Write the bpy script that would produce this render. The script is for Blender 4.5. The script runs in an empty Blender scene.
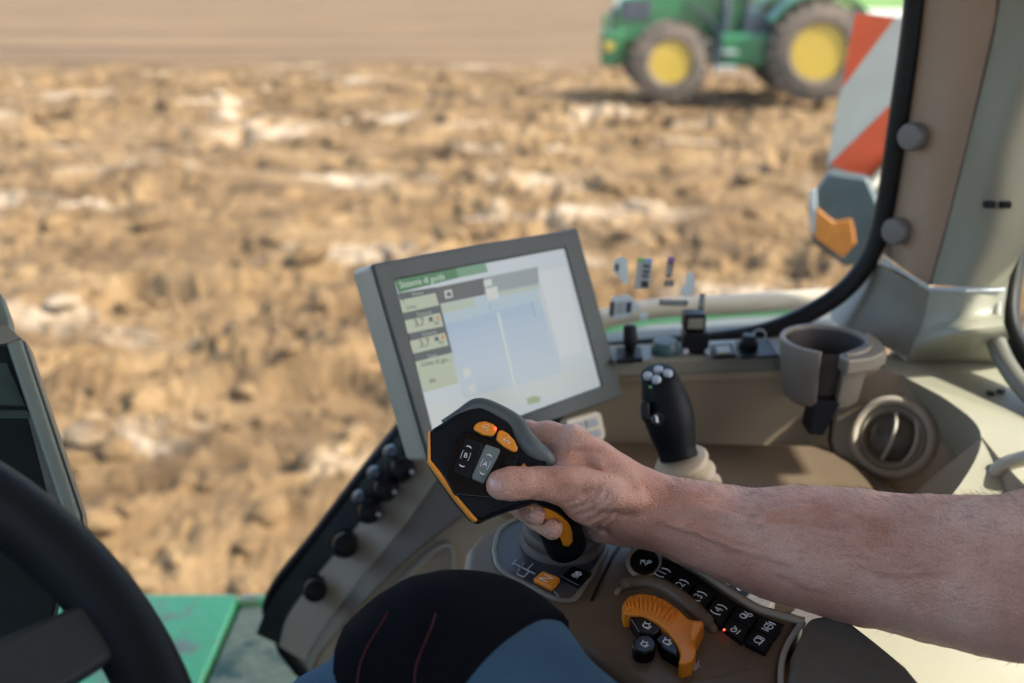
import bpy, bmesh, math, random
import numpy as np
from mathutils import Vector, Matrix
random.seed(7)
rng = np.random.default_rng(11)
scene = bpy.context.scene
COL = scene.collection
R_ = math.radians

# ------------------------------------------------------------------ camera
F_PX = 995.0
PITCH = math.atan(371.0 / F_PX)
SP, CP = math.sin(PITCH), math.cos(PITCH)
CAM = np.array([0.0, 0.0, 2.5])
FW = np.array([0.0, CP, -SP]); RT = np.array([1.0, 0, 0]); UP = np.array([0.0, SP, CP])

def ray(u, v):
    return FW + RT * ((u - 512.0) / F_PX) + UP * ((341.5 - v) / F_PX)
def P(u, v, d): return CAM + d * ray(u, v)
def PY(u, v, y):
    r = ray(u, v); return CAM + r * (y / r[1])
def PZ(u, v, z):
    r = ray(u, v); return CAM + r * ((z - CAM[2]) / r[2])
def nrm(a):
    a = np.asarray(a, float); return a / np.linalg.norm(a)

cam_d = bpy.data.cameras.new("camera"); cam = bpy.data.objects.new("camera", cam_d); COL.objects.link(cam)
cam.location = CAM; cam.rotation_euler = (math.pi / 2 - PITCH, 0, 0)
cam_d.sensor_width = 36.0; cam_d.lens = 36.0 * F_PX / 1024.0
cam_d.clip_start = 0.02; cam_d.clip_end = 5000
cam_d.dof.use_dof = True; cam_d.dof.focus_distance = 0.725; cam_d.dof.aperture_fstop = 4.0
scene.camera = cam

# ------------------------------------------------------------------ light
SUN_EL, SUN_AZ = R_(42.0), R_(-17.0)           # azimuth measured from +X towards +Y
sdir = np.array([math.cos(SUN_EL) * math.cos(SUN_AZ), math.cos(SUN_EL) * math.sin(SUN_AZ), math.sin(SUN_EL)])
sd = bpy.data.lights.new("sun", 'SUN'); sd.energy = 2.8; sd.angle = R_(0.5); sd.color = (1.0, 0.94, 0.85)
so = bpy.data.objects.new("sun", sd); COL.objects.link(so)
so.rotation_euler = Vector(sdir).to_track_quat('Z', 'Y').to_euler()
w = bpy.data.worlds.new("World"); scene.world = w; w.use_nodes = True
nt = w.node_tree; bg = nt.nodes['Background']
sky = nt.nodes.new('ShaderNodeTexSky'); sky.sky_type = 'NISHITA'; sky.sun_disc = False
sky.sun_elevation = SUN_EL; sky.dust_density = 2.0; sky.ozone_density = 0.7; sky.air_density = 0.9
sky.sun_rotation = math.atan2(sdir[0], sdir[1])   # from +Y clockwise
nt.links.new(sky.outputs[0], bg.inputs[0]); bg.inputs[1].default_value = 0.15
scene.view_settings.view_transform = 'Standard'; scene.view_settings.look = 'None'
scene.view_settings.gamma = 1.0; scene.view_settings.use_curve_mapping = False
scene.view_settings.exposure = 1.95
scene.cycles.use_denoising = True
scene.cycles.max_bounces = 10; scene.cycles.diffuse_bounces = 5; scene.cycles.glossy_bounces = 4
scene.cycles.transparent_max_bounces = 12
scene.cycles.sample_clamp_indirect = 6.0

# ------------------------------------------------------------------ materials
MATS = {}
def mat(name, col, rough=0.5, metal=0.0, var=0.0, vscale=30.0, bump=0.0, bscale=400.0, coat=0.0, sss=0.0, emit=None, estr=1.0, spec=0.5, col2=None, thr=None, stretch=None):
    if name in MATS: return MATS[name]
    m = bpy.data.materials.new(name); m.use_nodes = True
    n = m.node_tree.nodes; l = m.node_tree.links; b = n['Principled BSDF']
    b.inputs['Base Color'].default_value = (*col, 1); b.inputs['Roughness'].default_value = rough
    b.inputs['Metallic'].default_value = metal; b.inputs['Coat Weight'].default_value = coat
    b.inputs['Specular IOR Level'].default_value = spec
    tc = n.new('ShaderNodeTexCoord')
    src = tc.outputs['Object']
    if stretch:
        mp = n.new('ShaderNodeMapping'); mp.inputs['Scale'].default_value = stretch
        l.new(src, mp.inputs[0]); src = mp.outputs[0]
    if var > 0 or col2:
        no = n.new('ShaderNodeTexNoise'); no.inputs['Scale'].default_value = vscale; no.inputs['Detail'].default_value = 6
        no.inputs['Roughness'].default_value = 0.6
        l.new(src, no.inputs['Vector'])
        rp = n.new('ShaderNodeValToRGB')
        lo, hi = thr if thr else (0.3, 0.7)
        rp.color_ramp.elements[0].position = lo; rp.color_ramp.elements[1].position = hi
        c2 = col2 if col2 else tuple(min(1, c * (1 + var)) for c in col)
        c1 = col if col2 else tuple(c * (1 - var) for c in col)
        rp.color_ramp.elements[0].color = (*c1, 1); rp.color_ramp.elements[1].color = (*c2, 1)
        l.new(no.outputs[0], rp.inputs[0]); l.new(rp.outputs[0], b.inputs['Base Color'])
        rr = n.new('ShaderNodeMapRange'); rr.inputs[3].default_value = max(0.02, rough - 0.08); rr.inputs[4].default_value = min(1, rough + 0.1)
        l.new(no.outputs[0], rr.inputs[0]); l.new(rr.outputs[0], b.inputs['Roughness'])
    if bump > 0:
        nb = n.new('ShaderNodeTexNoise'); nb.inputs['Scale'].default_value = bscale; nb.inputs['Detail'].default_value = 3
        l.new(src, nb.inputs['Vector'])
        bp = n.new('ShaderNodeBump'); bp.inputs['Strength'].default_value = bump; bp.inputs['Distance'].default_value = 0.3 / bscale
        l.new(nb.outputs[0], bp.inputs['Height']); l.new(bp.outputs[0], b.inputs['Normal'])
    if sss > 0:
        b.inputs['Subsurface Weight'].default_value = sss; b.inputs['Subsurface Radius'].default_value = (1, 0.35, 0.2)
        b.inputs['Subsurface Scale'].default_value = 0.006
    if emit:
        b.inputs['Emission Color'].default_value = (*emit, 1); b.inputs['Emission Strength'].default_value = estr
    MATS[name] = m; return m

PANEL = mat('taupe_plastic', (0.315, 0.25, 0.162), 0.55, var=0.05, vscale=14, bump=0.45, bscale=650)
PANELD = mat('taupe_plastic_dark', (0.118, 0.088, 0.056), 0.45, var=0.08, vscale=20, bump=0.2, bscale=900)
PILLAR = mat('brown_pillar_plastic', (0.26, 0.18, 0.12), 0.5, var=0.05, vscale=10, bump=0.25, bscale=800)
PILLARG = mat('sage_pillar_plastic', (0.185, 0.18, 0.13), 0.5, var=0.05, vscale=10, bump=0.25, bscale=800)
SHELF = mat('pale_sage_plastic', (0.275, 0.268, 0.195), 0.45, var=0.05, vscale=9, bump=0.3, bscale=700)
SLATE = mat('slate_plastic', (0.155, 0.152, 0.12), 0.4, var=0.06, vscale=20, bump=0.2, bscale=800)
TRIMB = mat('grey_trim_plastic', (0.27, 0.265, 0.24), 0.35, var=0.05, vscale=20)
BLACK = mat('black_plastic', (0.006, 0.007, 0.008), 0.42, var=0.2, vscale=40, bump=0.2, bscale=900, spec=0.18)
BLACKG = mat('black_gloss_plastic', (0.004, 0.004, 0.005), 0.22, var=0.2, vscale=40, spec=0.3)
SOFT = mat('soft_black_rubber', (0.0055, 0.0075, 0.009), 0.5, var=0.15, vscale=30, bump=0.15, bscale=1200, spec=0.12)
SOFT_LIT = mat('soft_lit_rubber', (0.060, 0.075, 0.072), 0.5, var=0.1, vscale=30, bump=0.15, bscale=1200)
RUBBER = mat('black_seal_rubber', (0.006, 0.0065, 0.007), 0.45, var=0.2, vscale=30, spec=0.2)
ORANGE = mat('orange_plastic', (0.78, 0.26, 0.015), 0.38, var=0.06, vscale=40, bump=0.1, bscale=900)
KEYG = mat('grey_green_key', (0.12, 0.155, 0.145), 0.45, var=0.05)
MON = mat('grey_monitor_plastic', (0.045, 0.057, 0.057), 0.45, var=0.05, vscale=20, bump=0.15, bscale=1200, spec=0.3)
MONS = mat('pale_monitor_back', (0.34, 0.32, 0.26), 0.42, var=0.05, vscale=20, bump=0.15, bscale=1200)
CREAM = mat('cream_plastic', (0.42, 0.37, 0.28), 0.45, var=0.08, vscale=25)
WHITE = mat('white_print', (0.75, 0.76, 0.75), 0.5)
GREYP = mat('grey_print', (0.34, 0.36, 0.38), 0.5)
GREEN = mat('green_paint', (0.02, 0.17, 0.05), 0.28, var=0.15, vscale=3, coat=0.4)
LED = mat('red_led', (0.6, 0.02, 0.01), 0.3, emit=(1, 0.05, 0.02), estr=1.6)

def glass_mat(name, refl=0.05, tint=(0.97, 0.985, 0.975), dust=0.05):
    m = bpy.data.materials.new(name); m.use_nodes = True
    n = m.node_tree.nodes; l = m.node_tree.links; n.clear()
    o = n.new('ShaderNodeOutputMaterial'); mx = n.new('ShaderNodeMixShader')
    t = n.new('ShaderNodeBsdfTransparent'); t.inputs[0].default_value = (*tint, 1)
    g = n.new('ShaderNodeBsdfGlossy'); g.inputs[1].default_value = 0.02
    fr = n.new('ShaderNodeLayerWeight'); fr.inputs[0].default_value = 0.5
    pw = n.new('ShaderNodeMath'); pw.operation = 'POWER'; pw.inputs[1].default_value = 5.0
    mu = n.new('ShaderNodeMath'); mu.operation = 'MULTIPLY_ADD'; mu.inputs[1].default_value = 0.6; mu.inputs[2].default_value = refl * .5
    l.new(fr.outputs['Facing'], pw.inputs[0]); l.new(pw.outputs[0], mu.inputs[0]); l.new(mu.outputs[0], mx.inputs[0])
    l.new(t.outputs[0], mx.inputs[1]); l.new(g.outputs[0], mx.inputs[2])
    tc = n.new('ShaderNodeTexCoord'); no = n.new('ShaderNodeTexNoise'); no.inputs['Scale'].default_value = 5; no.inputs['Detail'].default_value = 8; no.inputs['Roughness'].default_value = 0.7
    l.new(tc.outputs['Object'], no.inputs['Vector']); mr = n.new('ShaderNodeMapRange'); mr.inputs[1].default_value = 0.42; mr.inputs[2].default_value = 0.75; mr.inputs[3].default_value = 0.008; mr.inputs[4].default_value = dust
    l.new(no.outputs[0], mr.inputs[0]); df = n.new('ShaderNodeBsdfDiffuse'); df.inputs[0].default_value = (.55, .5, .42, 1); tl = n.new('ShaderNodeBsdfTranslucent'); tl.inputs[0].default_value = (.55, .5, .42, 1)
    ds = n.new('ShaderNodeMixShader'); ds.inputs[0].default_value = .5; l.new(df.outputs[0], ds.inputs[1]); l.new(tl.outputs[0], ds.inputs[2])
    m2 = n.new('ShaderNodeMixShader'); l.new(mr.outputs[0], m2.inputs[0]); l.new(mx.outputs[0], m2.inputs[1]); l.new(ds.outputs[0], m2.inputs[2]); l.new(m2.outputs[0], o.inputs[0])
    return m
GLASS = glass_mat('window_glass')

# ------------------------------------------------------------------ objects
def tag(o, label=None, cat=None, group=None, kind=None):
    if label: o['label'] = label
    if cat: o['category'] = cat
    if group: o['group'] = group
    if kind: o['kind'] = kind
    return o
def thing(name, label, cat, loc=(0, 0, 0), group=None):
    o = bpy.data.objects.new(name, None); COL.objects.link(o); o.location = [float(c) for c in loc]
    o.empty_display_size = 0.05
    return tag(o, label, cat, group)

class MB:
    def __init__(s): s.v = []; s.f = []
    def add(s, vs, fs):
        o = len(s.v); s.v += [tuple(float(c) for c in q) for q in vs]; s.f += [tuple(i + o for i in f) for f in fs]; return s
    def prism(s, base, top):
        n = len(base); vs = list(base) + list(top)
        fs = [tuple(range(n))[::-1], tuple(range(n, 2 * n))] + [(i, (i + 1) % n, (i + 1) % n + n, i + n) for i in range(n)]
        return s.add(vs, fs)
    def box(s, c, h, rot=None):
        c = np.array(c, float); M = np.eye(3) if rot is None else np.array(rot, float)
        vs = [c + M.T @ (np.array([x, y, z]) * np.array(h)) for z in (-1, 1) for x, y in ((-1, -1), (1, -1), (1, 1), (-1, 1))]
        return s.add(vs, [(3, 2, 1, 0), (4, 5, 6, 7), (0, 1, 5, 4), (1, 2, 6, 5), (2, 3, 7, 6), (3, 0, 4, 7)])
    def tube(s, pts, r, seg=10, closed=False, cap=True):
        pts = [np.array(p, float) for p in pts]; n = len(pts)
        rs = r if hasattr(r, '__len__') else [r] * n
        t0 = None; vs = []; fs = []
        a = None
        for i in range(n):
            if closed: t = pts[(i + 1) % n] - pts[i - 1]
            else: t = pts[min(i + 1, n - 1)] - pts[max(i - 1, 0)]
            t = nrm(t)
            if a is None:
                a = np.cross(t, [0, 0, 1.0]);
                if np.linalg.norm(a) < 1e-3: a = np.cross(t, [1.0, 0, 0])
            a = nrm(a - t * (a @ t)); b = np.cross(t, a)
            for k in range(seg):
                an = 2 * math.pi * k / seg
                vs.append(pts[i] + rs[i] * (math.cos(an) * a + math.sin(an) * b))
        m = n if closed else n - 1
        for i in range(m):
            j = (i + 1) % n
            for k in range(seg):
                k2 = (k + 1) % seg
                fs.append((i * seg + k, i * seg + k2, j * seg + k2, j * seg + k))
        if not closed and cap:
            fs.append(tuple(range(seg))[::-1]); fs.append(tuple((n - 1) * seg + k for k in range(seg)))
        return s.add(vs, fs)
    def lathe(s, o, ax, prof, seg=40, sx=1.0, e1=None, cap=True, a0=0.0, a1=None):
        """prof: list of (radius, height) along ax."""
        o = np.array(o, float); ax = nrm(ax)
        if e1 is None:
            e1 = np.cross(ax, [0, 0, 1.0])
            if np.linalg.norm(e1) < 1e-3: e1 = np.array([1.0, 0, 0])
        e1 = nrm(np.array(e1) - ax * (np.array(e1) @ ax)); e2 = np.cross(ax, e1)
        vs = []; fs = []; n = len(prof)
        full = a1 is None
        m = seg if full else seg + 1
        for r, h in prof:
            for k in range(m):
                an = 2 * math.pi * k / seg if full else a0 + (a1 - a0) * k / seg
                vs.append(o + ax * h + r * (sx * math.cos(an) * e1 + math.sin(an) * e2))
        for i in range(n - 1):
            for k in range(seg):
                k2 = (k + 1) % m
                fs.append((i * m + k, i * m + k2, (i + 1) * m + k2, (i + 1) * m + k))
        if cap and full:
            if prof[0][0] > 1e-5: fs.append(tuple(range(m))[::-1])
            if prof[-1][0] > 1e-5: fs.append(tuple((n - 1) * m + k for k in range(m)))
        return s.add(vs, fs)
    def build(s, name, m, parent=None, bevel=0.0, seg=3, smooth=True, ang=38, sub=0):
        me = bpy.data.meshes.new(name); me.from_pydata(s.v, [], s.f); me.update()
        bm = bmesh.new(); bm.from_mesh(me); bmesh.ops.remove_doubles(bm, verts=bm.verts, dist=1e-6)
        bmesh.ops.recalc_face_normals(bm, faces=bm.faces); bm.to_mesh(me); bm.free()
        return link(name, me, m, parent, bevel, seg, smooth, ang, sub)

def link(name, me, m, parent=None, bevel=0.0, seg=3, smooth=True, ang=38, sub=0):
    o = bpy.data.objects.new(name, me); COL.objects.link(o)
    if m is not None: me.materials.append(m)
    if parent is not None:
        o.parent = parent
        off = Matrix.Translation(-world_loc(parent))
        me.transform(off)
    if smooth:
        me.shade_smooth()
        if ang < 180: me.set_sharp_from_angle(angle=R_(ang))
    if bevel > 0:
        b = o.modifiers.new('bevel', 'BEVEL'); b.width = bevel; b.segments = seg; b.limit_method = 'ANGLE'; b.angle_limit = R_(35); b.harden_normals = True
    if sub:
        q = o.modifiers.new('sub', 'SUBSURF'); q.levels = q.render_levels = sub
    return o
def world_loc(o):
    v = Vector((0, 0, 0))
    while o is not None:
        v += o.location; o = o.parent
    return v

class Plane:
    """a flat surface in the cab; pixel rays are only used to measure where on it a mark lies"""
    def __init__(s, o, n, up):
        s.o = np.array(o, float); s.n = nrm(n); up = np.array(up, float)
        s.e2 = nrm(up - s.n * (up @ s.n)); s.e1 = np.cross(s.e2, s.n)
    def px(s, u, v, h=0.0):
        r = ray(u, v); o = s.o + s.n * h
        return CAM + r * (((o - CAM) @ s.n) / (r @ s.n))
    def loc(s, a, b, h=0.0): return s.o + s.e1 * a + s.e2 * b + s.n * h
    def ab(s, p):
        q = np.array(p) - s.o; return q @ s.e1, q @ s.e2
    def prism(s, mb, pts, h0, h1):
        base = [s.px(u, v, max(h0, h1, 0)) - s.n * max(h0, h1, 0) for u, v in pts]   # the outline is the one of the upper face
        return mb.prism([p + s.n * h0 for p in base], [p + s.n * h1 for p in base])

def text_geo(txt):
    c = bpy.data.curves.new('t', 'FONT'); c.body = txt; c.align_x = 'CENTER'; c.align_y = 'CENTER'; c.resolution_u = 3
    o = bpy.data.objects.new('t', c); COL.objects.link(o)
    dg = bpy.context.evaluated_depsgraph_get(); dg.update()
    me = bpy.data.meshes.new_from_object(o.evaluated_get(dg))
    vs = [tuple(v.co) for v in me.vertices]; fs = [tuple(p.vertices) for p in me.polygons]
    bpy.data.objects.remove(o); bpy.data.curves.remove(c); bpy.data.meshes.remove(me)
    return vs, fs
def put_text(mb, txt, org, e1, e2, size, left=False):
    vs, fs = text_geo(txt)
    dx = -min(v[0] for v in vs) if left and vs else 0
    mb.add([np.array(org) + np.array(e1) * (v[0] + dx) * size + np.array(e2) * v[1] * size for v in vs], fs)

def catmull(ctrl, n):
    """resample a (k,3) control polyline to n points"""
    c = np.array(ctrl, float); k = len(c)
    c = np.vstack([2 * c[0] - c[1], c, 2 * c[-1] - c[-2]])
    out = []
    for t in np.linspace(0, k - 1 - 1e-9, n):
        i = int(t); f = t - i; p0, p1, p2, p3 = c[i], c[i + 1], c[i + 2], c[i + 3]
        out.append(0.5 * (2 * p1 + (p2 - p0) * f + (2 * p0 - 5 * p1 + 4 * p2 - p3) * f * f + (3 * p1 - p0 - 3 * p2 + p3) * f ** 3))
    return np.array(out)
def patch(mb, rows, back, nu=24, nv=24):
    """smooth sheet through rows of control points, given real thickness by the vector back"""
    rr = np.array([catmull(r, nu) for r in rows])
    g = np.array([catmull(rr[:, j], nv) for j in range(nu)]).transpose(1, 0, 2)
    a = g.reshape(-1, 3); b = a + np.array(back)
    N = nu * nv; fs = []
    I = lambda i, j: i * nu + j
    for i in range(nv - 1):
        for j in range(nu - 1):
            fs.append((I(i, j), I(i + 1, j), I(i + 1, j + 1), I(i, j + 1)))
            fs.append((N + I(i, j), N + I(i, j + 1), N + I(i + 1, j + 1), N + I(i + 1, j)))
    rim = [I(0, j) for j in range(nu)] + [I(i, nu - 1) for i in range(1, nv)] + [I(nv - 1, j) for j in range(nu - 2, -1, -1)] + [I(i, 0) for i in range(nv - 2, 0, -1)]
    for q in range(len(rim)):
        x, y = rim[q], rim[(q + 1) % len(rim)]
        fs.append((x, y, N + y, N + x))
    return mb.add(np.vstack([a, b]), fs)

# ------------------------------------------------------------------ numpy noise
def _hash(ix, iy, iz, s):
    h = (ix.astype(np.int64) * 374761393 + iy.astype(np.int64) * 668265263 + iz.astype(np.int64) * 2147483647 + s * 974711) & 0x7fffffff
    h = ((h ^ (h >> 13)) * 1274126177) & 0x7fffffff
    h = (h ^ (h >> 16)) & 0xffffff
    return h / float(0xffffff)
def vnoise(x, y, z=None, seed=0):
    if z is None: z = np.zeros_like(x)
    ix, iy, iz = np.floor(x), np.floor(y), np.floor(z)
    fx, fy, fz = x - ix, y - iy, z - iz
    fx, fy, fz = [f * f * (3 - 2 * f) for f in (fx, fy, fz)]
    r = 0
    for a in (0, 1):
        for b in (0, 1):
            for c in (0, 1):
                r = r + _hash(ix + a, iy + b, iz + c, seed) * (fx if a else 1 - fx) * (fy if b else 1 - fy) * (fz if c else 1 - fz)
    return r * 2 - 1
def fbm(x, y, z=None, oct=4, seed=0):
    r = 0; a = 1.0
    for o in range(oct):
        r = r + a * vnoise(x * 2 ** o, y * 2 ** o, None if z is None else z * 2 ** o, seed + o); a *= 0.5
    return r
def worley(x, y, seed=0):
    ix, iy = np.floor(x), np.floor(y); best = np.full(x.shape, 9.0); cid = np.zeros(x.shape)
    z = np.zeros_like(ix)
    for a in (-1, 0, 1):
        for b in (-1, 0, 1):
            px = ix + a + _hash(ix + a, iy + b, z, seed); py = iy + b + _hash(ix + a, iy + b, z, seed + 5)
            d = (px - x) ** 2 + (py - y) ** 2; k = d < best
            best = np.where(k, d, best); cid = np.where(k, _hash(ix + a, iy + b, z, seed + 9), cid)
    return np.sqrt(best), cid

def cells(x, y, seed, slope):
    """broken clods: every cell of a scattered pattern is a tilted facet"""
    ix, iy = np.floor(x), np.floor(y); best = np.full(x.shape, 9.0); h = np.zeros(x.shape); z = np.zeros_like(ix)
    for a in (-1, 0, 1):
        for b in (-1, 0, 1):
            u, v = ix + a, iy + b
            px = u + _hash(u, v, z, seed); py = v + _hash(u, v, z, seed + 5); d = (px - x) ** 2 + (py - y) ** 2
            k = d < best; best = np.where(k, d, best)
            g = _hash(u, v, z, seed + 9) + slope * ((_hash(u, v, z, seed + 11) - .5) * (x - px) + (_hash(u, v, z, seed + 13) - .5) * (y - py))
            h = np.where(k, g, h)
    return h, np.sqrt(best)
# ------------------------------------------------------------------ SDF surfaces
class SDF:
    def __init__(s): s.p = []; s.post = None
    def cap(s, a, b, ra, rb, k=0.01): s.p.append((np.array(a, float), np.array(b, float), ra, rb, k))
    def chain(s, pts, rs, k=0.01):
        for i in range(len(pts) - 1): s.cap(pts[i], pts[i + 1], rs[i], rs[i + 1], k)
    def ev(s, q):
        d = np.full(len(q), 1.0)
        for a, b, ra, rb, k in s.p:
            lo = np.minimum(a, b) - max(ra, rb) - 0.09; hi = np.maximum(a, b) + max(ra, rb) + 0.09
            idx = np.nonzero(np.all((q >= lo) & (q <= hi), axis=1))[0]
            if not len(idx): continue
            x = q[idx]; ab = b - a; L = ab @ ab
            t = np.clip(((x - a) @ ab) / (L + 1e-12), 0, 1)
            e = np.linalg.norm(x - a - t[:, None] * ab, axis=1) - (ra + (rb - ra) * t)
            c = d[idx]; h = np.maximum(k - np.abs(c - e), 0) / k
            d[idx] = np.minimum(c, e) - h * h * k * 0.25
        if s.post is not None: d = s.post(q, d)
        return d
    def mesh(s, h, sub=8):
        lo = np.min([np.minimum(a, b) - max(ra, rb) for a, b, ra, rb, k in s.p], axis=0) - 0.04
        hi = np.max([np.maximum(a, b) + max(ra, rb) for a, b, ra, rb, k in s.p], axis=0) + 0.04
        H = h * sub
        n = np.ceil((hi - lo) / H).astype(int)
        g = np.stack(np.meshgrid(*[np.arange(k) for k in n], indexing='ij'), -1).reshape(-1, 3)
        dc = s.ev(lo + (g + 0.5) * H)
        act = g[np.abs(dc) < H * 1.15 + 0.004]
        l = np.stack(np.meshgrid(*[np.arange(sub)] * 3, indexing='ij'), -1).reshape(-1, 3)
        cells = (act[:, None, :] * sub + l[None]).reshape(-1, 3)
        M = np.int64(4096)
        key = lambda c: (c[:, 0].astype(np.int64) * M + c[:, 1]) * M + c[:, 2]
        corners = np.array([[a, b, c] for a in (0, 1) for b in (0, 1) for c in (0, 1)])
        ck = key(cells)
        offs = key(corners)
        allk = np.unique((ck[:, None] + offs[None]).ravel())
        pts = np.stack([allk // (M * M), (allk // M) % M, allk % M], 1)
        val = s.ev(lo + pts * h)
        cv = val[np.searchsorted(allk, ck[:, None] + offs[None])]
        m = (cv.min(1) < 0) & (cv.max(1) >= 0)
        cells, cv, ck = cells[m], cv[m], ck[m]
        o = np.argsort(ck); cells, cv, ck = cells[o], cv[o], ck[o]
        acc = np.zeros((len(cells), 3)); cnt = np.zeros(len(cells))
        for i in range(8):
            for ax in range(3):
                if corners[i][ax]: continue
                j = i + (4, 2, 1)[ax]
                a, b = cv[:, i], cv[:, j]; x = (a < 0) != (b < 0)
                t = np.where(x, a / np.where(x, a - b, 1), 0)
                p = corners[i][None] + t[:, None] * np.eye(3)[ax][None]
                acc[x] += p[x]; cnt[x] += 1
        V = lo + (cells + acc / cnt[:, None]) * h
        faces = []
        for ax in range(3):
            u, v_ = [(1, 2), (2, 0), (0, 1)][ax]
            j = (4, 2, 1)[ax]
            a, b = cv[:, 0], cv[:, j]; x = np.nonzero((a < 0) != (b < 0))[0]
            du = np.zeros(3, int); du[u] = 1; dv = np.zeros(3, int); dv[v_] = 1
            ku, kv = key(du[None])[0], key(dv[None])[0]
            ids = []; ok = np.ones(len(x), bool)
            for dk in (0, ku, ku + kv, kv):
                q = ck[x] - dk; r = np.clip(np.searchsorted(ck, q), 0, len(ck) - 1); ok &= ck[r] == q; ids.append(r)
            f = np.stack(ids, 1); flip = a[x] >= 0
            f[flip] = f[flip][:, ::-1]
            faces.append(f[ok])
        return V, np.vstack(faces)
def np_mesh(name, V, Fq):
    me = bpy.data.meshes.new(name)
    me.vertices.add(len(V)); me.vertices.foreach_set('co', np.asarray(V, np.float32).ravel())
    k = Fq.shape[1]
    me.loops.add(len(Fq) * k); me.loops.foreach_set('vertex_index', Fq.astype(np.int32).ravel())
    me.polygons.add(len(Fq)); me.polygons.foreach_set('loop_start', np.arange(0, len(Fq) * k, k, dtype=np.int32))
    me.polygons.foreach_set('loop_total', np.full(len(Fq), k, np.int32))
    me.update(calc_edges=True); me.validate(); return me
# ================================================================== FIELD
def soil_material():
    m = bpy.data.materials.new('soil'); m.use_nodes = True
    n = m.node_tree.nodes; l = m.node_tree.links; b = n['Principled BSDF']; b.inputs['Roughness'].default_value = 0.95
    b.inputs['Specular IOR Level'].default_value = 0.15
    tc = n.new('ShaderNodeTexCoord')
    def noise(sc, det, stretch):
        mp = n.new('ShaderNodeMapping'); mp.inputs['Scale'].default_value = stretch; l.new(tc.outputs['Object'], mp.inputs[0])
        q = n.new('ShaderNodeTexNoise'); q.inputs['Scale'].default_value = sc; q.inputs['Detail'].default_value = det; q.inputs['Roughness'].default_value = 0.65
        l.new(mp.outputs[0], q.inputs['Vector']); return q
    a = noise(1.1, 8, (0.6, 1.2, 1)); r1 = n.new('ShaderNodeValToRGB')
    e = r1.color_ramp.elements
    e[0].position = 0.28; e[0].color = (0.034, 0.020, 0.011, 1); e[1].position = 0.72; e[1].color = (0.25, 0.163, 0.080, 1)
    q = e.new(0.5); q.color = (0.150, 0.092, 0.043, 1)
    l.new(a.outputs[0], r1.inputs[0])
    c = noise(0.55, 7, (0.55, 1.3, 1)); r2 = n.new('ShaderNodeValToRGB')
    r2.color_ramp.elements[0].position = 0.56; r2.color_ramp.elements[0].color = (0, 0, 0, 1)
    r2.color_ramp.elements[1].position = 0.68; r2.color_ramp.elements[1].color = (1, 1, 1, 1)
    l.new(c.outputs[0], r2.inputs[0])
    mx = n.new('ShaderNodeMixRGB'); mx.inputs[2].default_value = (0.40, 0.315, 0.222, 1)
    l.new(r2.outputs[0], mx.inputs[0]); l.new(r1.outputs[0], mx.inputs[1]); l.new(mx.outputs[0], b.inputs['Base Color'])
    f = noise(14, 5, (1, 1, 1)); bp = n.new('ShaderNodeBump'); bp.inputs['Strength'].default_value = 0.6; bp.inputs['Distance'].default_value = 0.03
    l.new(f.outputs[0], bp.inputs['Height']); l.new(bp.outputs[0], b.inputs['Normal'])
    return m
SOIL = soil_material()
def height(x, y):
    A = np.clip((34 - y) / 10.0, 0.12, 1.0)
    wx = x + 0.45 * vnoise(x * 0.9, y * 1.3, seed=31) + 0.12 * vnoise(x * 4, y * 4, seed=33); wy = y + 0.30 * vnoise(x * 0.9, y * 1.3, seed=32) + 0.10 * vnoise(x * 4, y * 4, seed=34)
    h = 0.12 * fbm(wx * 0.40, wy * 0.9, oct=3, seed=1)
    h += 0.09 * np.sin(wy * 2 * math.pi / 2.1 + 1.2 * vnoise(x * 0.25, y * 0.4, seed=3))
    m = np.clip(0.55 + 1.0 * vnoise(x * 0.45 + 3, y * 0.9, seed=71), 0.05, 1)
    c, d = cells(wx * 1.2, wy * 2.2, 2, 1.6); h += 0.17 * m * (c - .5)
    c, d = cells(wx * 2.9 + 7, wy * 4.6, 5, 1.8); h += 0.115 * m * (c - .5) - 0.05 * m * np.clip(d - .55, 0, 1)
    c, d = cells(wx * 6.5 + 3, wy * 8.5, 8, 1.8); h += 0.05 * (.4 + .6 * m) * (c - .5)
    c, d = cells(wx * 15, wy * 17, 18, 1.8); h += 0.020 * (c - .5)
    h += 0.028 * fbm(x * 5, y * 6, oct=4, seed=12)
    hole = np.clip(vnoise(wx * 1.8 + 9, wy * 2.6, seed=44) - 0.36, 0, 1); h -= 0.6 * hole
    return 0.84 * h * A - 0.12
def field_mesh():
    ny, nx = 560, 760
    y = np.geomspace(1.9, 36, ny)[:, None]; t = np.linspace(-1, 1, nx)[None, :]
    X = t * (0.66 * y + 1.6); Y = np.repeat(y, nx, 1)
    Z = height(X.ravel(), Y.ravel())
    V = np.stack([X.ravel(), Y.ravel(), Z], 1)
    i = np.arange((ny - 1) * nx).reshape(ny - 1, nx)[:, :-1].ravel()
    Fq = np.stack([i, i + 1, i + nx + 1, i + nx], 1)
    return np_mesh('ploughed_field', V, Fq)
o = link('ploughed_field', field_mesh(), SOIL, smooth=True, ang=180); tag(o, 'rough ploughed brown soil with clods and hollows beyond the cab glass', 'field', kind='structure')
SOILF = mat('harrowed_soil', (0.088, 0.054, 0.027), 0.95, vscale=0.6, col2=(0.185, 0.118, 0.061), thr=(0.35, 0.65), bump=0.6, bscale=3.0, spec=0.15, stretch=(0.05, 0.9, 1))
mb = MB(); mb.prism([(-1500, -1500, -1.0), (1500, -1500, -1.0), (1500, 2500, -1.0), (-1500, 2500, -1.0)], [(-1500, -1500, -0.34), (1500, -1500, -0.34), (1500, 2500, -0.34), (-1500, 2500, -0.34)])
tag(mb.build('ground', SOIL, smooth=False), 'brown soil ground reaching the horizon', 'ground', kind='structure')
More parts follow.
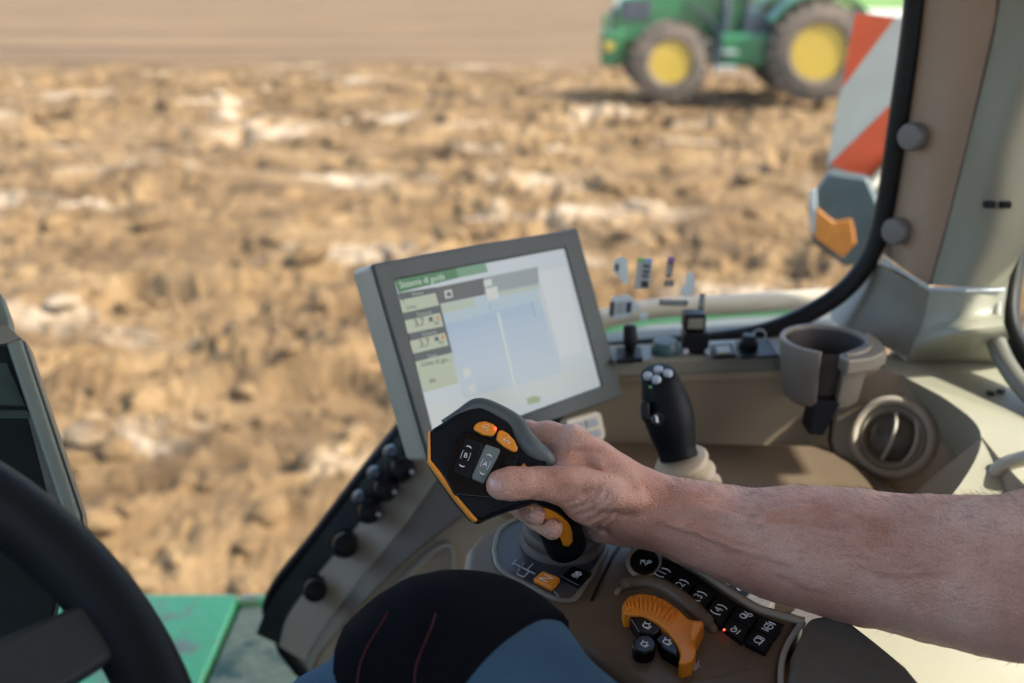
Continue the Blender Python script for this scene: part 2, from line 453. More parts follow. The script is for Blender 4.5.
ny, nx = 90, 160
y = np.geomspace(28.0, 420, ny)[:, None]; X = np.linspace(-1, 1, nx)[None, :] * (0.7 * y + 6); Y = np.repeat(y, nx, 1)
Z = -0.03 + 0.05 * fbm(X * 0.3, Y * 0.8, oct=3, seed=6) - 0.28 * np.clip((32 - Y) / 4, 0, 1)
i = np.arange((ny - 1) * nx).reshape(ny - 1, nx)[:, :-1].ravel()
me = np_mesh('harrowed_field', np.stack([X.ravel(), Y.ravel(), Z.ravel()], 1), np.stack([i, i + 1, i + nx + 1, i + nx], 1))
tag(link('harrowed_field', me, SOILF, ang=180), 'smooth harrowed soil beyond the ploughed clods', 'field', kind='structure')
GRASS = mat('meadow_grass', (0.13, 0.21, 0.06), 0.9, var=0.25, vscale=0.4, bump=0.4, bscale=6, spec=0.1)
mb = MB(); a = [(20, 69, .10), (240, 64, .10), (260, 420, .10), (32, 420, .10)]
mb.prism([(q[0], q[1], -0.3) for q in a], a); tag(mb.build('meadow', GRASS, smooth=False), 'strip of green meadow beyond the soil', 'meadow', kind='structure')
DUST = mat('pale_track', (0.42, 0.39, 0.33), 0.95, var=0.1, vscale=1.0, spec=0.1)
mb = MB(); a = [(18, 58, .13), (230, 55, .13), (240, 64, .13), (20, 69, .13)]
mb.prism([(q[0], q[1], -0.3) for q in a], a); tag(mb.build('farm_track', DUST, smooth=False), 'pale dusty track along the meadow edge', 'track', kind='structure')

# loose clods lying on the furrows: uncountable
ico = bmesh.new(); bmesh.ops.create_icosphere(ico, subdivisions=2, radius=1.0)
iv = np.array([v.co[:] for v in ico.verts]); iF = np.array([[v.index for v in f.verts] for f in ico.faces]); ico.free()
VV, FF = [], []; off = 0
for k in range(1300):
    yy = 2.6 * (11.0 ** rng.random()); xx = (rng.random() * 2 - 1) * (0.62 * yy + 0.8)
    if xx > 1.5 and yy < 2.2: continue
    s = (0.03 + 0.13 * rng.random() ** 3.0) * (0.8 + yy * 0.02); sc = s * np.array([1.25, 0.9, 0.62]) * (0.8 + 0.5 * rng.random(3))
    d = iv * (1 + 0.30 * vnoise(iv[:, 0] * 1.7 + k, iv[:, 1] * 1.7, iv[:, 2] * 1.7, 3) + 0.2 * vnoise(iv[:, 0] * 4 + k, iv[:, 1] * 4, iv[:, 2] * 4, 4))[:, None]
    an = rng.random() * 6.28; c, sn = math.cos(an), math.sin(an)
    d = d * sc; d = np.stack([d[:, 0] * c - d[:, 1] * sn, d[:, 0] * sn + d[:, 1] * c, d[:, 2]], 1)
    z = height(np.array([xx]), np.array([yy]))[0]
    VV.append(d + [xx, yy, z + sc[2] * 0.35]); FF.append(iF + off); off += len(iv)
o = link('soil_clods', np_mesh('soil_clods', np.vstack(VV), np.vstack(FF)), SOIL, ang=50)
tag(o, 'loose dry clods of turned soil lying on the furrows', 'soil clods', kind='stuff')

# ================================================================== DISTANT TRACTOR
TYRE = mat('muddy_tyre', (0.06, 0.05, 0.04), 0.85, vscale=4, col2=(0.14, 0.105, 0.075), thr=(0.36, 0.60))
RIM = mat('yellow_rim', (0.40, 0.27, 0.035), 0.4, var=0.05, vscale=4)
TGREEN = mat('tractor_green', (0.015, 0.125, 0.045), 0.3, var=0.15, vscale=2, coat=0.4)
TDARK = mat('tractor_dark', (0.03, 0.04, 0.055), 0.5, var=0.3, vscale=5)
TGREY = mat('tractor_grey', (0.30, 0.33, 0.33), 0.4, var=0.1)
TGLASS = glass_mat('tractor_glass', 0.06, (0.6, 0.68, 0.66))
T = thing('green_tractor', 'green farm tractor with yellow wheel rims standing far off on the ploughed field', 'tractor', (3.4, 22.6, 0))
def wheel(cx, cy, r, rr, wd, parent):
    mb = MB(); ax = (0, 1, 0); o = (cx, cy, r - 0.06); h = wd / 2
    mb.lathe(o, ax, [(rr, -h * .75), (rr + .05, -h), (r - .13, -h), (r - .05, -h * .8), (r - .05, h * .8), (r - .13, h), (rr + .05, h), (rr, h * .75), (rr, -h * .75)], 44, cap=False)
    nl = 22
    for k in range(nl):
        for sgn in (-1, 1):
            an = 2 * math.pi * (k + (0.5 if sgn > 0 else 0)) / nl
            t = np.array([-math.sin(an), 0, math.cos(an)]); rd = np.array([math.cos(an), 0, math.sin(an)]); yv = np.array([0, 1.0, 0])
            d = nrm(yv * 0.8 + t * 0.6 * sgn * 1)
            e = np.cross(rd, d)
            mb.box(np.array(o) + rd * (r - .035) + yv * sgn * h * .5, (h * .55, .035, .035), (d, e, rd))
    t = mb.build('wheel', TYRE, parent, ang=40)
    mb = MB(); 
    mb.lathe(o, (0, -1, 0), [(rr + .02, h * .78), (rr - .05, h * .80), (rr - .09, h * .35), (rr * .55, h * .25), (rr * .5, h * .05), (rr * .28, h * .05), (rr * .25, h * .35), (rr * .12, h * .4), (0, h * .4)], 36)
    ri = mb.build('rim', RIM, t, ang=30)
    mb = MB(); mb.lathe(o, (0, -1, 0), [(rr * .46, h * .06), (rr * .44, h * .22), (rr * .3, h * .40), (rr * .14, h * .48), (0, h * .48)], 24); mb.build('hub_cap', mat('rim_shade', (.24, .14, .015), .5), ri)  # darker yellow paints the shading in the middle of the rim
    for k in range(8):
        an = k * math.pi / 4; mb = MB(); mb.lathe((cx + math.cos(an) * rr * .54, cy - h * .05, r - .06 + math.sin(an) * rr * .54), (0, -1, 0), [(.035, 0), (.035, .05), (0, .05)], 8)
        mb.build('wheel_nut', TGREY, t)
for yy, s in ((21.75, 1), (23.55, -1)):
    wheel(3.41, yy, 0.80, 0.42, 0.5, T); wheel(6.38, yy, 1.0, 0.55, 0.62, T)
mb = MB()
prof = [(2.35, 1.02), (2.28, 1.5), (2.42, 1.95), (3.1, 2.12), (5.0, 2.26), (5.1, 1.25), (4.2, 1.15), (3.2, 1.12)]
mb.prism([(x, 22.22, z) for x, z in prof], [(x, 23.08, z) for x, z in prof]); mb.build('hood', TGREEN, T, bevel=.08)
mb = MB(); mb.box((2.33, 22.65, 1.42), (.06, .38, .34)); mb.box((2.75, 22.205, 1.72), (.3, .02, .2)); mb.build('grille', TDARK, T, bevel=.02)
mb = MB(); mb.box((3.6, 22.65, .85), (1.3, .26, .2)); mb.box((5.6, 22.65, .95), (1.2, .35, .38)); mb.lathe((3.41, 21.9, .76), (0, 1, 0), [(.13, 0), (.13, 1.5)], 12); mb.lathe((6.38, 21.9, .94), (0, 1, 0), [(.2, 0), (.2, 1.5)], 12)
mb.build('chassis', TGREEN, T, bevel=.04)
mb = MB(); mb.box((2.28, 22.65, .95), (.2, .55, .36)); mb.box((2.12, 22.2, 1.15), (.06, .1, .52)); mb.build('front_weight', TGREEN, T, bevel=.06)
mb = MB(); mb.box((2.20, 22.08, 1.0), (.09, .02, .09)); mb.build('reflector', RIM, T, bevel=.02)
def fender(cx, cy, r, a0, a1, wd, m):
    mb = MB(); ps = [(cx + r * math.cos(a), .9 + r * math.sin(a)) for a in np.linspace(a0, a1, 14)]; ps2 = [(cx + (r - .05) * math.cos(a), .9 + (r - .05) * math.sin(a)) for a in np.linspace(a1, a0, 14)]
    q = ps + ps2; mb.prism([(x, cy - wd / 2, z) for x, z in q], [(x, cy + wd / 2, z) for x, z in q]); mb.build('fender', m, T)
for yy in (21.75, 23.55):
    fender(3.5, yy, .95, -.15, 1.35, .5, TDARK); fender(6.38, yy, 1.2, .25, 2.6, .62, TGREEN)
mb = MB(); mb.box((4.95, 22.0, .95), (.55, .22, .33)); mb.build('fuel_tank', TGREEN, T, bevel=.1)
mb = MB(); mb.box((4.55, 21.72, .62), (.22, .13, .03)); mb.box((4.55, 21.72, .92), (.22, .13, .03)); mb.box((4.34, 21.72, .8), (.02, .12, .3)); mb.build('step', TGREY, T, bevel=.01)
mb = MB(); mb.lathe((4.55, 22.02, 1.0), (0, 0, 1), [(.09, 0), (.09, .9), (.07, 1.0), (.07, 2.0), (0, 2.0)], 14); mb.build('exhaust', TDARK, T)
mb = MB()
for x, yy in ((4.95, 22.0), (4.95, 23.3), (6.7, 22.0), (6.7, 23.3)): mb.tube([(x, yy, 1.3), (x + (.12 if x < 5 else -.05), yy, 2.9)], .05)
mb.box((5.8, 22.65, 1.4), (.85, .6, .2)); mb.build('cab_frame', TDARK, T)
mb = MB(); mb.box((5.8, 22.65, 2.25), (.84, .62, .6)); mb.build('cab_glass', TGLASS, T)
mb = MB(); mb.box((5.8, 22.65, 2.97), (1.0, .78, .1)); mb.build('roof', TGREEN, T, bevel=.06)
T.scale = (.985, .985, .985); T.location.y -= 1.0; T.location.z += 0.06; T.location.x -= .24
# ================================================================== OUTSIDE PARTS OF THE OWN TRACTOR
# hazard board on the rear fender
rt = PY(865, 90, 1.9)
HB = thing('hazard_board', 'red and white striped warning board outside the window beside the pillar', 'warning board', PY(880, 180, 1.9))
pl = Plane(PY(865, 90, 1.9), (-0.12, -1, 0.0), (0, 0, 1))
WB = mat('board_white', (0.30, 0.325, 0.32), 0.5, var=0.08, vscale=15); RB = mat('board_red', (0.42, 0.06, 0.018), 0.45, var=0.1, vscale=15)
mb = MB(); pl.prism(mb, [(855, 12), (960, 26), (940, 205), (868, 182), (827, 166)], -.006, 0); mb.build('plate', WB, HB)
mb = MB(); pl.prism(mb, [(855.3, 12.5), (895, 18), (842, 88), (846, 60)], 0, .0012); pl.prism(mb, [(955, 42), (958, 78), (867, 180.5), (830, 164)], 0, .0012); mb.build('stripe', RB, HB)
mb = MB(); mb.box(PY(905, 120, 1.93), (.012, .012, .28)); mb.box(PY(930, 190, 1.93), (.14, .012, .012)); mb.build('bracket', SLATE, HB)
# marker lamp
ML = thing('marker_lamp', 'grey lamp housing with an amber lens under the striped board', 'lamp', PY(842, 258, 1.75))
pl = Plane(PY(842, 215, 1.75), (-0.35, -1, 0.1), (0, 0, 1))
mb = MB(); pl.prism(mb, [(829, 172), (868, 178), (884, 215), (866, 262), (846, 268), (812, 244), (807, 206), (815, 190)], -.07, 0); mb.build('housing', mat('lamp_grey', (0.06, 0.085, 0.09), .35, var=.2, vscale=25), ML, bevel=.008)
AMB = mat('amber_lens', (0.55, 0.20, 0.03), .25, var=.12, vscale=60)
mb = MB(); pl.prism(mb, [(816, 207), (834, 222), (852, 219), (856, 243), (842, 258), (814, 238)], 0, .006); mb.build('lens', AMB, ML, bevel=.004)
mb = MB(); pl.prism(mb, [(809, 192), (816, 188), (817, 236), (811, 232)], 0, .004); mb.build('clear_lens', mat('clear_lens', (.5, .55, .55), .2), ML, bevel=.002)
mb = MB(); mb.tube([PY(868, 190, 1.80), PY(905, 150, 1.9)], .012); mb.build('mount', SLATE, ML)
# rear fender and hand rail seen through the lower window
mb = MB(); YF = 1.46
top = [PY(560, 352, YF), PY(650, 339, YF), PY(730, 333, YF), PY(850, 327, YF)]
tr = [PY(560, 341, YF + .15), PY(650, 324, YF + .15), PY(730, 317, YF + .15), PY(850, 311, YF + .15)]
for i in range(3):
    a, b = np.array(top[i]), np.array(top[i + 1]); c, d = np.array(tr[i + 1]), np.array(tr[i]); dn = np.array([0, 0, -.25])
    mb.prism([a + dn, b + dn, c + dn, d + dn], [a, b, c, d])
FE = thing('rear_fender', 'grey topped rear fender with a thin green edge outside the window', 'fender', PY(720, 345, 1.5))
mb.build('fender_top', mat('fender_grey', (.11, .12, .11), .7, var=.1, vscale=20), FE)
mb = MB(); mb.tube([np.array(t) + [0, 0, .002] for t in tr], .0045); mb.build('edge', GREEN, FE)
RA = MB(); pts = catmull([PY(560, 335, 1.5), PY(610, 318, 1.5), PY(660, 309, 1.5), PY(740, 304, 1.5), PY(838, 298, 1.5), PY(930, 292, 1.5)], 30)
RA.tube(pts, .0165, 14)
tag(RA.build('hand_rail', CREAM), 'cream tube rail running outside along the bottom of the side window', 'rail')
# green tank cover low outside
MUD = mat('muddy_green_paint', (0.012, 0.045, 0.02), 0.5, vscale=16, col2=(0.15, 0.16, 0.08), thr=(0.36, 0.50), bump=0.8, bscale=40)
a = PY(100, 592, 1.62); b = PY(300, 592, 1.62)
zt = a[2]; mb = MB(); mb.box((-1.16, 1.42, zt - .2), (.64, .20, .2)); mb.box((-.05, 1.603, zt - .2), (.47, .016, .202))
TC = thing('tank_cover', 'green painted tank cover smeared with mud low outside the glass', 'tank cover', (-0.9, 1.42, zt - .4))
mb.build('cover', mat('glossy_green', (.04, .34, .09), .16, vscale=18, col2=(.13, .15, .065), thr=(.48, .66), coat=.8, bump=.35, bscale=45), TC, bevel=.012)
mb = MB(); mb.box((-.05, 1.40, zt - .2), (.465, .185, .196)); mb.build('muddy_step', MUD, TC, bevel=.012)

# ================================================================== SIDE WINDOW
YG = 1.13
SW = thing('side_window', 'large curved side window with black rubber seal and small warning stickers', 'window', PY(640, 345, YG))
path = [(918, -70), (914, 10), (898, 125), (884, 215), (868, 260), (842, 292), (800, 318), (755, 334), (690, 343), (600, 352), (500, 368), (430, 402), (384, 452), (322, 532), (272, 600), (284, 645), (310, 780), (-420, 800), (-420, -300), (300, -300), (800, -240), (905, -180)]
loop = np.array([PY(u, v, YG) for u, v in path])
lp = np.vstack([loop, loop[:1]]); lp = catmull(lp, 140)[:-1]
mb = MB(); mb.tube(lp, .0115, 10, closed=True); mb.build('seal', RUBBER, SW, ang=180)
mb = MB(); mb.prism([p + [0, .006, 0] for p in lp[::2]], [p + [0, .011, 0] for p in lp[::2]]); mb.build('glass_pane', GLASS, SW, smooth=False)
STW = mat('sticker_white', (.52, .60, .62), .5); STG = mat('sticker_grey', (.33, .36, .36), .5); STB = mat('sticker_black', (.03, .035, .04), .5)
STP = mat('sticker_purple', (.25, .12, .35), .5); STGR = mat('sticker_green', (.12, .45, .12), .5); STBL = mat('sticker_blue', (.2, .36, .62), .5)
gp = Plane((0, YG + .006, 2.2), (0, -1, 0), (0, 0, 1))
def sticker(pts, m, marks=()):
    mb = MB(); gp.prism(mb, pts, .0005, .001); s = mb.build('sticker', m, SW, smooth=False)
    for mp, mm, nm in marks:
        q = MB()
        for poly in mp: gp.prism(q, poly, .0011, .0015)
        q.build(nm, mm, s, smooth=False)
rc = lambda x0, y0, x1, y1, sk=0: [(x0 + sk, y0), (x1 + sk, y0), (x1, y1), (x0, y1)]
k = lambda P_: [(600 + x / 6.21, 250 + y / 6.21) for x, y in P_]
sticker(k([(85, 70), (120, 45), (165, 55), (172, 110), (175, 205), (150, 212), (118, 165), (80, 130)]), STW, [([k([(95, 90), (118, 85), (112, 140), (95, 120)])], STB, 'print')])
sticker(k([(232, 50), (328, 55), (305, 242), (215, 240)]), STG, [([k([(234, 50), (275, 52), (273, 75), (231, 73)])], STGR, 'green_band'), ([k([(278, 52), (328, 55), (325, 78), (276, 75)])], STBL, 'blue_band'),
    ([k([(270, 90), (312, 92), (310, 112), (268, 110)]), k([(266, 125), (308, 127), (306, 145), (264, 143)]), k([(262, 155), (305, 157), (303, 172), (260, 170)]), k([(258, 190), (300, 192), (297, 236), (256, 234)])], STB, 'print')])
sticker(k([(422, 48), (462, 50), (445, 170), (408, 168)]), STB, [([k([(422, 44), (464, 46), (461, 72), (420, 70)])], STP, 'purple_band'), ([k([(428, 85), (444, 86), (432, 160), (418, 158)])], STG, 'print')])
sticker(k([(402, 188), (462, 190), (458, 226), (400, 224)]), STB, [([k([(412, 198), (450, 200), (449, 214), (411, 212)])], STG, 'print')])
sticker(k([(535, 150), (565, 135), (590, 160), (588, 215), (575, 270), (540, 278), (500, 270), (510, 235), (530, 215)]), STW)
sticker(k([(75, 290), (180, 278), (200, 300), (250, 350), (215, 385), (180, 420), (95, 430), (55, 410)]), STW, [([k([(62, 325), (92, 320), (85, 410), (56, 412)]), k([(165, 325), (198, 322), (192, 388), (160, 390)])], STB, 'print'), ([k([(105, 322), (152, 320), (148, 395), (98, 398)])], STG, 'diagram')])
sticker(k([(370, 308), (545, 315), (542, 348), (368, 342)]), STB, [([k([(380, 318), (532, 325), (531, 336), (379, 330)])], STG, 'print')])
sticker(k([(622, 270), (655, 272), (642, 375), (610, 372)]), STB, [([k([(630, 285), (645, 286), (634, 360), (622, 358)])], STG, 'print')])
sticker(k([(250, 388), (300, 392), (295, 435), (245, 432)]), STW)

# ================================================================== PILLAR
PI = thing('cab_pillar', 'brown and sage plastic pillar between the side window and the rear quarter window', 'pillar', PY(940, 290, 1.09))
back = (0.0, 0.06, 0.0)
mb = MB(); patch(mb, [[PY(931, -90, 1.12), PY(968, -90, 1.085), PY(1006, -90, 1.07)], [PY(923, 20, 1.12), PY(960, 20, 1.085), PY(996, 20, 1.07)], [PY(907, 140, 1.12), PY(938, 140, 1.085), PY(968, 140, 1.07)], [PY(893, 225, 1.12), PY(920, 225, 1.085), PY(946, 228, 1.07)], [PY(889, 258, 1.12), PY(909, 272, 1.085), PY(929, 286, 1.07)]], back, 14, 24)
mb.build('inner_cover', PILLAR, PI, ang=60)
mb = MB(); patch(mb, [[PY(1008, -90, 1.066), PY(1060, -90, 1.03), PY(1120, -90, 1.04)], [PY(998, 20, 1.066), PY(1048, 20, 1.03), PY(1092, 20, 1.04)], [PY(970, 140, 1.066), PY(1005, 140, 1.03), PY(1050, 140, 1.04)], [PY(948, 228, 1.066), PY(990, 230, 1.03), PY(1030, 228, 1.04)], [PY(932, 285, 1.066), PY(966, 287, 1.03), PY(1005, 287, 1.04)]], back, 16, 24)
mb.build('outer_cover', PILLARG, PI, ang=60)
mb = MB(); mb.tube([PY(1007, -90, 1.07), PY(997, 20, 1.07), PY(969, 140, 1.07), PY(947, 228, 1.07), PY(930.5, 285, 1.07)], .0022, 6); mb.build('groove', mat('groove_shade', (.09, .065, .05), .6), PI)  # dark brown bead stands for the soft shading along the groove
for u, v in ((921, 138), (904, 233)):
    p = PY(u, v, 1.095); mb = MB(); ax = nrm((-.9, -.62, .05))
    mb.lathe(p + np.array([0, .012, 0]), ax, [(.0145, 0), (.0155, .006), (.0155, .012), (.0135, .016), (0, .017)], 26)
    mb.build('cap', mat('grey_cap', (.12, .115, .11), .45, var=.1), PI, ang=50)
for u in (989, 1005):
    p = PY(u, 204.5, 1.028); mb = MB(); mb.box(p, (.0055, .004, .0036)); mb.build('slot', BLACK, PI, bevel=.001)
# lower trim under the pillar
PT = thing('pillar_trim', 'slate and sage moulded trim at the foot of the pillar above the pale shelf', 'trim', PY(930, 350, 1.05))
mb = MB(); patch(mb, [[PY(880, 266, 1.118), PY(905, 278, 1.085), PY(930, 291, 1.066)], [PY(868, 292, 1.12), PY(896, 308, 1.085), PY(923, 322, 1.064)], [PY(842, 330, 1.12), PY(875, 343, 1.085), PY(912, 360, 1.06)]], (0, .05, 0), 12, 12)
mb.build('slate_trim', SLATE, PT, ang=60)
mb = MB(); patch(mb, [[PY(930, 291, 1.066), PY(966, 292, 1.034), PY(1004, 291, 1.04)], [PY(923, 322, 1.064), PY(962, 318, 1.024), PY(1000, 312, 1.03)], [PY(916, 343, 1.058), PY(960, 335, 1.00), PY(1006, 330, 1.0)], [PZ(905, 362, 2.078), PZ(960, 362, 2.078), PZ(1020, 365, 2.078)]], (.0, .05, -.01), 14, 16)
mb.build('sage_trim', SHELF, PT, ang=60)
mb = MB(); mb.tube([PY(884, 261, 1.112), PY(908, 275, 1.081), PY(930, 289, 1.064), PY(966, 290.5, 1.03), PY(1004, 290, 1.036)], .0022, 6); mb.build('joint', mat('pale_joint', (.45, .5, .52), .3), PT)
# rear quarter window: seal and glass
RW = thing('quarter_window', 'rear quarter window in thick black rubber at the right edge', 'window', P(1030, 330, 1.18))
q = [(1085, -90, 1.13), (1052, 60, 1.13), (1030, 170, 1.13), (1014, 260, 1.12), (1008, 315, 1.1), (1022, 355, 1.07), (1060, 395, 1.02), (1130, 420, .95), (1300, 430, .85)]
cl = catmull([P(*t) for t in q], 50)
mb = MB(); mb.tube(cl, .012, 10); mb.build('seal', RUBBER, RW, ang=180)
mb = MB(); mb.tube([p + np.array([-.021, -.014, -.007]) for p in cl], .0105, 12); mb.build('inner_trim', SLATE, RW, ang=180)
mb = MB(); far = [P(1400, 420, .9), P(1500, -90, 1.1)]
pts = list(cl[::3]) + far; mb.prism(pts, [p + np.array([.004, .004, 0]) for p in pts]); mb.build('glass_pane', GLASS, RW, smooth=False)

# ================================================================== SHELF, VENT, SIDE PANEL
mb = MB(); zz = [2.078, 2.078, 2.076, 2.072, 2.05, 2.02, 1.99, 1.965, 1.95]
left = [(868, 358), (905, 377), (950, 402), (981, 434), (962, 482), (905, 545), (838, 612), (868, 690), (900, 790)]
mid = [(940, 350), (985, 372), (1020, 400), (1050, 440), (1050, 490), (1030, 555), (1000, 630), (1000, 700), (1020, 800)]
rows = [[PZ(*l, z), PZ(*m, z), PZ(1180 + 8 * i, m[1] + 5, z)] for i, (l, m, z) in enumerate(zip(left, mid, zz))]
patch(mb, rows, (0, .02, -.05), 22, 50)
SH = thing('rear_shelf', 'pale sage moulded shelf in full sun behind the driver arm', 'shelf', PZ(1000, 430, 2.03))
mb.build('shelf_top', SHELF, SH, ang=60)
for u, v in ((990.5, 393), (1001, 391)):
    mb = MB(); p = PZ(u, v, 2.078); mb.lathe(p + np.array([0, 0, -.002]), (0, 0, 1), [(.0042, 0), (.0042, .003), (0, .003)], 14); mb.build('screw_hole', BLACK, SH)
# side face under the shelf edge
mb = MB(); patch(mb, [[P(982, 437, .975), P(1010, 470, .93), P(1060, 520, .86)], [P(915, 492, 1.02), P(940, 515, .98), P(980, 560, .90)]], (.01, .03, -.02), 8, 6); mb.build('shelf_side', PANEL, SH, ang=60)
LA = MB(); LA.tube(catmull([P(985, 489, .955), P(990, 480, .945), P(1003, 466, .94), P(1022, 459, .93), P(1060, 452, .9)], 20), [.0075] * 20, 10)
LA.box(P(988, 488, .955), (.008, .006, .006))
tag(LA.build('grab_latch', mat('pale_latch', (.42, .41, .33), .4, var=.05)), 'pale curved latch handle on the edge of the shelf', 'latch')
# vent panel
a, b, c = PZ(853, 366, 2.075), P(980, 433.5, 1.05), P(838, 478, 1.12)
vn = np.cross(b - a, c - a); vn = nrm(vn); vn = vn if vn @ (CAM - a) > 0 else -vn
VPn = Plane(a, vn, (0, 0, 1))
VP = thing('vent_panel', 'taupe rounded panel carrying the round air vent beside the shelf', 'panel', VPn.px(893, 480))
vp = [(849, 488), (838, 468), (831, 440), (834, 412), (842, 385), (853, 366), (886, 366), (920, 380), (956, 406), (978, 430), (979, 438), (937, 489), (915, 515), (870, 515)]
cc = [tuple(p) for p in catmull(vp + vp[:1], 60)[:-1]] if False else vp
mb = MB(); VPn.prism(mb, cc, -.03, 0); mb.build('face', PANEL, VP, bevel=.005)
vn = nrm(vn + .45 * nrm(CAM - VPn.px(893, 438)))
VE = thing('air_vent', 'round adjustable air vent with a single curved vane', 'air vent', VPn.px(893, 481, -.01))
o = VPn.px(893, 438); S_ = np.linalg.norm(VPn.px(939, 438) - o)
mb = MB(); mb.lathe(o, vn, [(S_ * 1.0, -.016), (S_ * 1.0, .000), (S_ * .98, .006), (S_ * .93, .0105), (S_ * .87, .0125), (S_ * .80, .0118), (S_ * .745, .008), (S_ * .72, .002), (S_ * .715, -.006)], 56, cap=False); mb.build('outer_ring', mat('vent_outer', (.36, .32, .25), .42, var=.05), VE, ang=50)
mb = MB(); mb.lathe(o, vn, [(S_ * .715, .000), (S_ * .70, .0075), (S_ * .665, .0085), (S_ * .64, .006), (S_ * .63, -.02)], 56, cap=False); mb.build('inner_ring', mat('vent_ring', (.40, .385, .31), .45, var=.05), VE, ang=50)
mb = MB(); mb.lathe(o, vn, [(0, .016), (S_ * .2, .0152), (S_ * .36, .0122), (S_ * .48, .0075), (S_ * .56, .0025), (S_ * .61, -.006), (S_ * .62, -.02), (0, -.022)][::-1], 40); mb.build('core', mat('vent_core', (.10, .095, .078), .35), VE, ang=60)
mb = MB()
for off_, hh in ((.07, .024), (.52, .012)):  # second bar mimics the lit crescent on the ring's right side
    pts = [VPn.loc(*(np.array(VPn.ab(o)) + S_ * np.array([off_ * 1.0 + .16 * (1 - t * t) - .1, t * .56 * math.sqrt(max(0.05, 1 - off_ * off_))])), hh * (1 - .55 * t * t)) for t in np.linspace(-1, 1, 15)]
    mb = MB(); mb.tube(pts, .0024, 8); mb.build('vane', mat('vent_ring', (.33, .31, .25), .35), VE, ang=60)

# side wall panels below the sill
WP = thing('side_wall', 'taupe side wall panel under the window sill behind the monitor', 'wall', (0.05, 1.05, 1.98))
YW = 1.055
mb = MB(); patch(mb, [[PY(500, 358, YW), PY(610, 358, YW), PY(720, 354, YW), PY(862, 356, YW)], [PY(500, 384, YW - .004), PY(610, 382, YW - .004), PY(720, 380, YW - .004), PY(856, 374, YW - .004)], [PY(500, 388, YW + .006), PY(610, 386, YW + .006), PY(720, 384, YW + .006), PY(852, 380, YW + .006)], [PY(500, 440, YW + .005), PY(610, 440, YW + .008), PY(720, 435, YW + .008), PY(842, 430, YW + .008)], [PY(500, 500, YW), PY(610, 500, YW - .01), PY(720, 490, YW - .01), PY(850, 492, YW - .01)], [PY(500, 600, YW), PY(610, 580, YW), PY(720, 560, YW), PY(900, 560, YW)]], (0, .04, 0), 26, 40)
mb.build('panel', PANEL, WP, ang=60)
mb = MB(); 
g = [PY(849, 488, YW - .02)] + [VPn.px(u, v, -.003) + vn * 0 for u, v in ((836.5, 468), (829.5, 440), (832.5, 412), (840.5, 385), (852, 364))]
mb.tube(g, .0022, 6); mb.build('gap', BLACK, WP)
# sill top with switches
ST = thing('switch_strip', 'slate strip of switches and sockets on the window sill', 'switch panel', PZ(700, 358, 2.075))
mb = MB(); sp = [(560, 366), (614, 361.5), (700, 358), (792, 355), (776, 337), (690, 341), (610, 346), (560, 350)]
mb.prism([PZ(u, v, 2.092) - np.array([0, 0, .02]) for u, v in sp], [PZ(u, v, 2.092) for u, v in sp]); mb.build('strip', SLATE, ST, bevel=.003)
SILL = Plane(PZ(700, 350, 2.092), (0, 0, 1), (0, 1, 0))
def block(pts, h0, h1, name, m, par, bev=.0015, plane=SILL):
    q = MB(); plane.prism(q, pts, h0, h1); return q.build(name, m, par, bevel=bev)
TG = block([(616, 347), (641, 346), (643, 358), (617, 360)], .0005, .006, 'toggle_switch', BLACK, ST)
mb = MB(); p = PZ(630, 351, 2.098); mb.tube([p, p + np.array([.0, .0, .012]), p + np.array([-.001, .004, .030])], [.006, .0085, .0075], 10); mb.build('lever', BLACK, TG, bevel=.002)
mb = MB(); p = PZ(665, 352, 2.092); mb.lathe(p, (0, 0, 1), [(.016, 0), (.0165, .007), (.014, .012), (.0135, .014), (0, .0145)], 24); mb.build('round_cap', mat('teal_cap', (.03, .07, .07), .4, var=.1), ST)
mb = MB(); p = PZ(694, 351, 2.092)
mb.box(p + np.array([0, 0, .013]), (.0145, .012, .013)); mb.box(p + np.array([-.002, .004, .036]), (.0125, .011, .010), nrm_rot if False else None); S1 = mb.build('power_socket', BLACK, ST, bevel=.003)
mb = MB(); mb.box(p + np.array([-.002, -.008, .036]), (.009, .0015, .006)); mb.build('flap', SLATE, S1, bevel=.001)
mb = MB()
for sx in (-.012, .013): mb = MB(); mb.lathe(p + np.array([sx, -.0125, .004]), (0, -1, .3), [(.0035, 0), (.0035, .002), (0, .003)], 10); mb.build('screw', GREYP, S1)
block([(710, 344), (733, 342.5), (737, 354.5), (713, 356)], .0005, .005, 'rocker_switch', BLACK, ST)
block([(715, 346), (729, 345), (731, 352), (717, 353)], .005, .008, 'rocker', SLATE, ST)
block([(735, 341), (769, 339), (779, 355), (741, 357.5)], .0005, .003, 'knob_plate', BLACK, ST)
mb = MB(); p = PZ(748, 348, 2.095); mb.lathe(p, (0, 0, 1), [(.011, 0), (.011, .007), (.0085, .010), (.0075, .016), (0, .0165)], 22); mb.build('knob', BLACK, ST)
mb = MB(); c0 = PZ(759, 336, 2.092); mb.tube([c0 + .008 * np.array([math.cos(t), 0, math.sin(t)]) for t in np.linspace(0, 6.28, 21)[:-1]], .0009, 6, closed=True); mb.build('pull_ring', GREYP, ST)
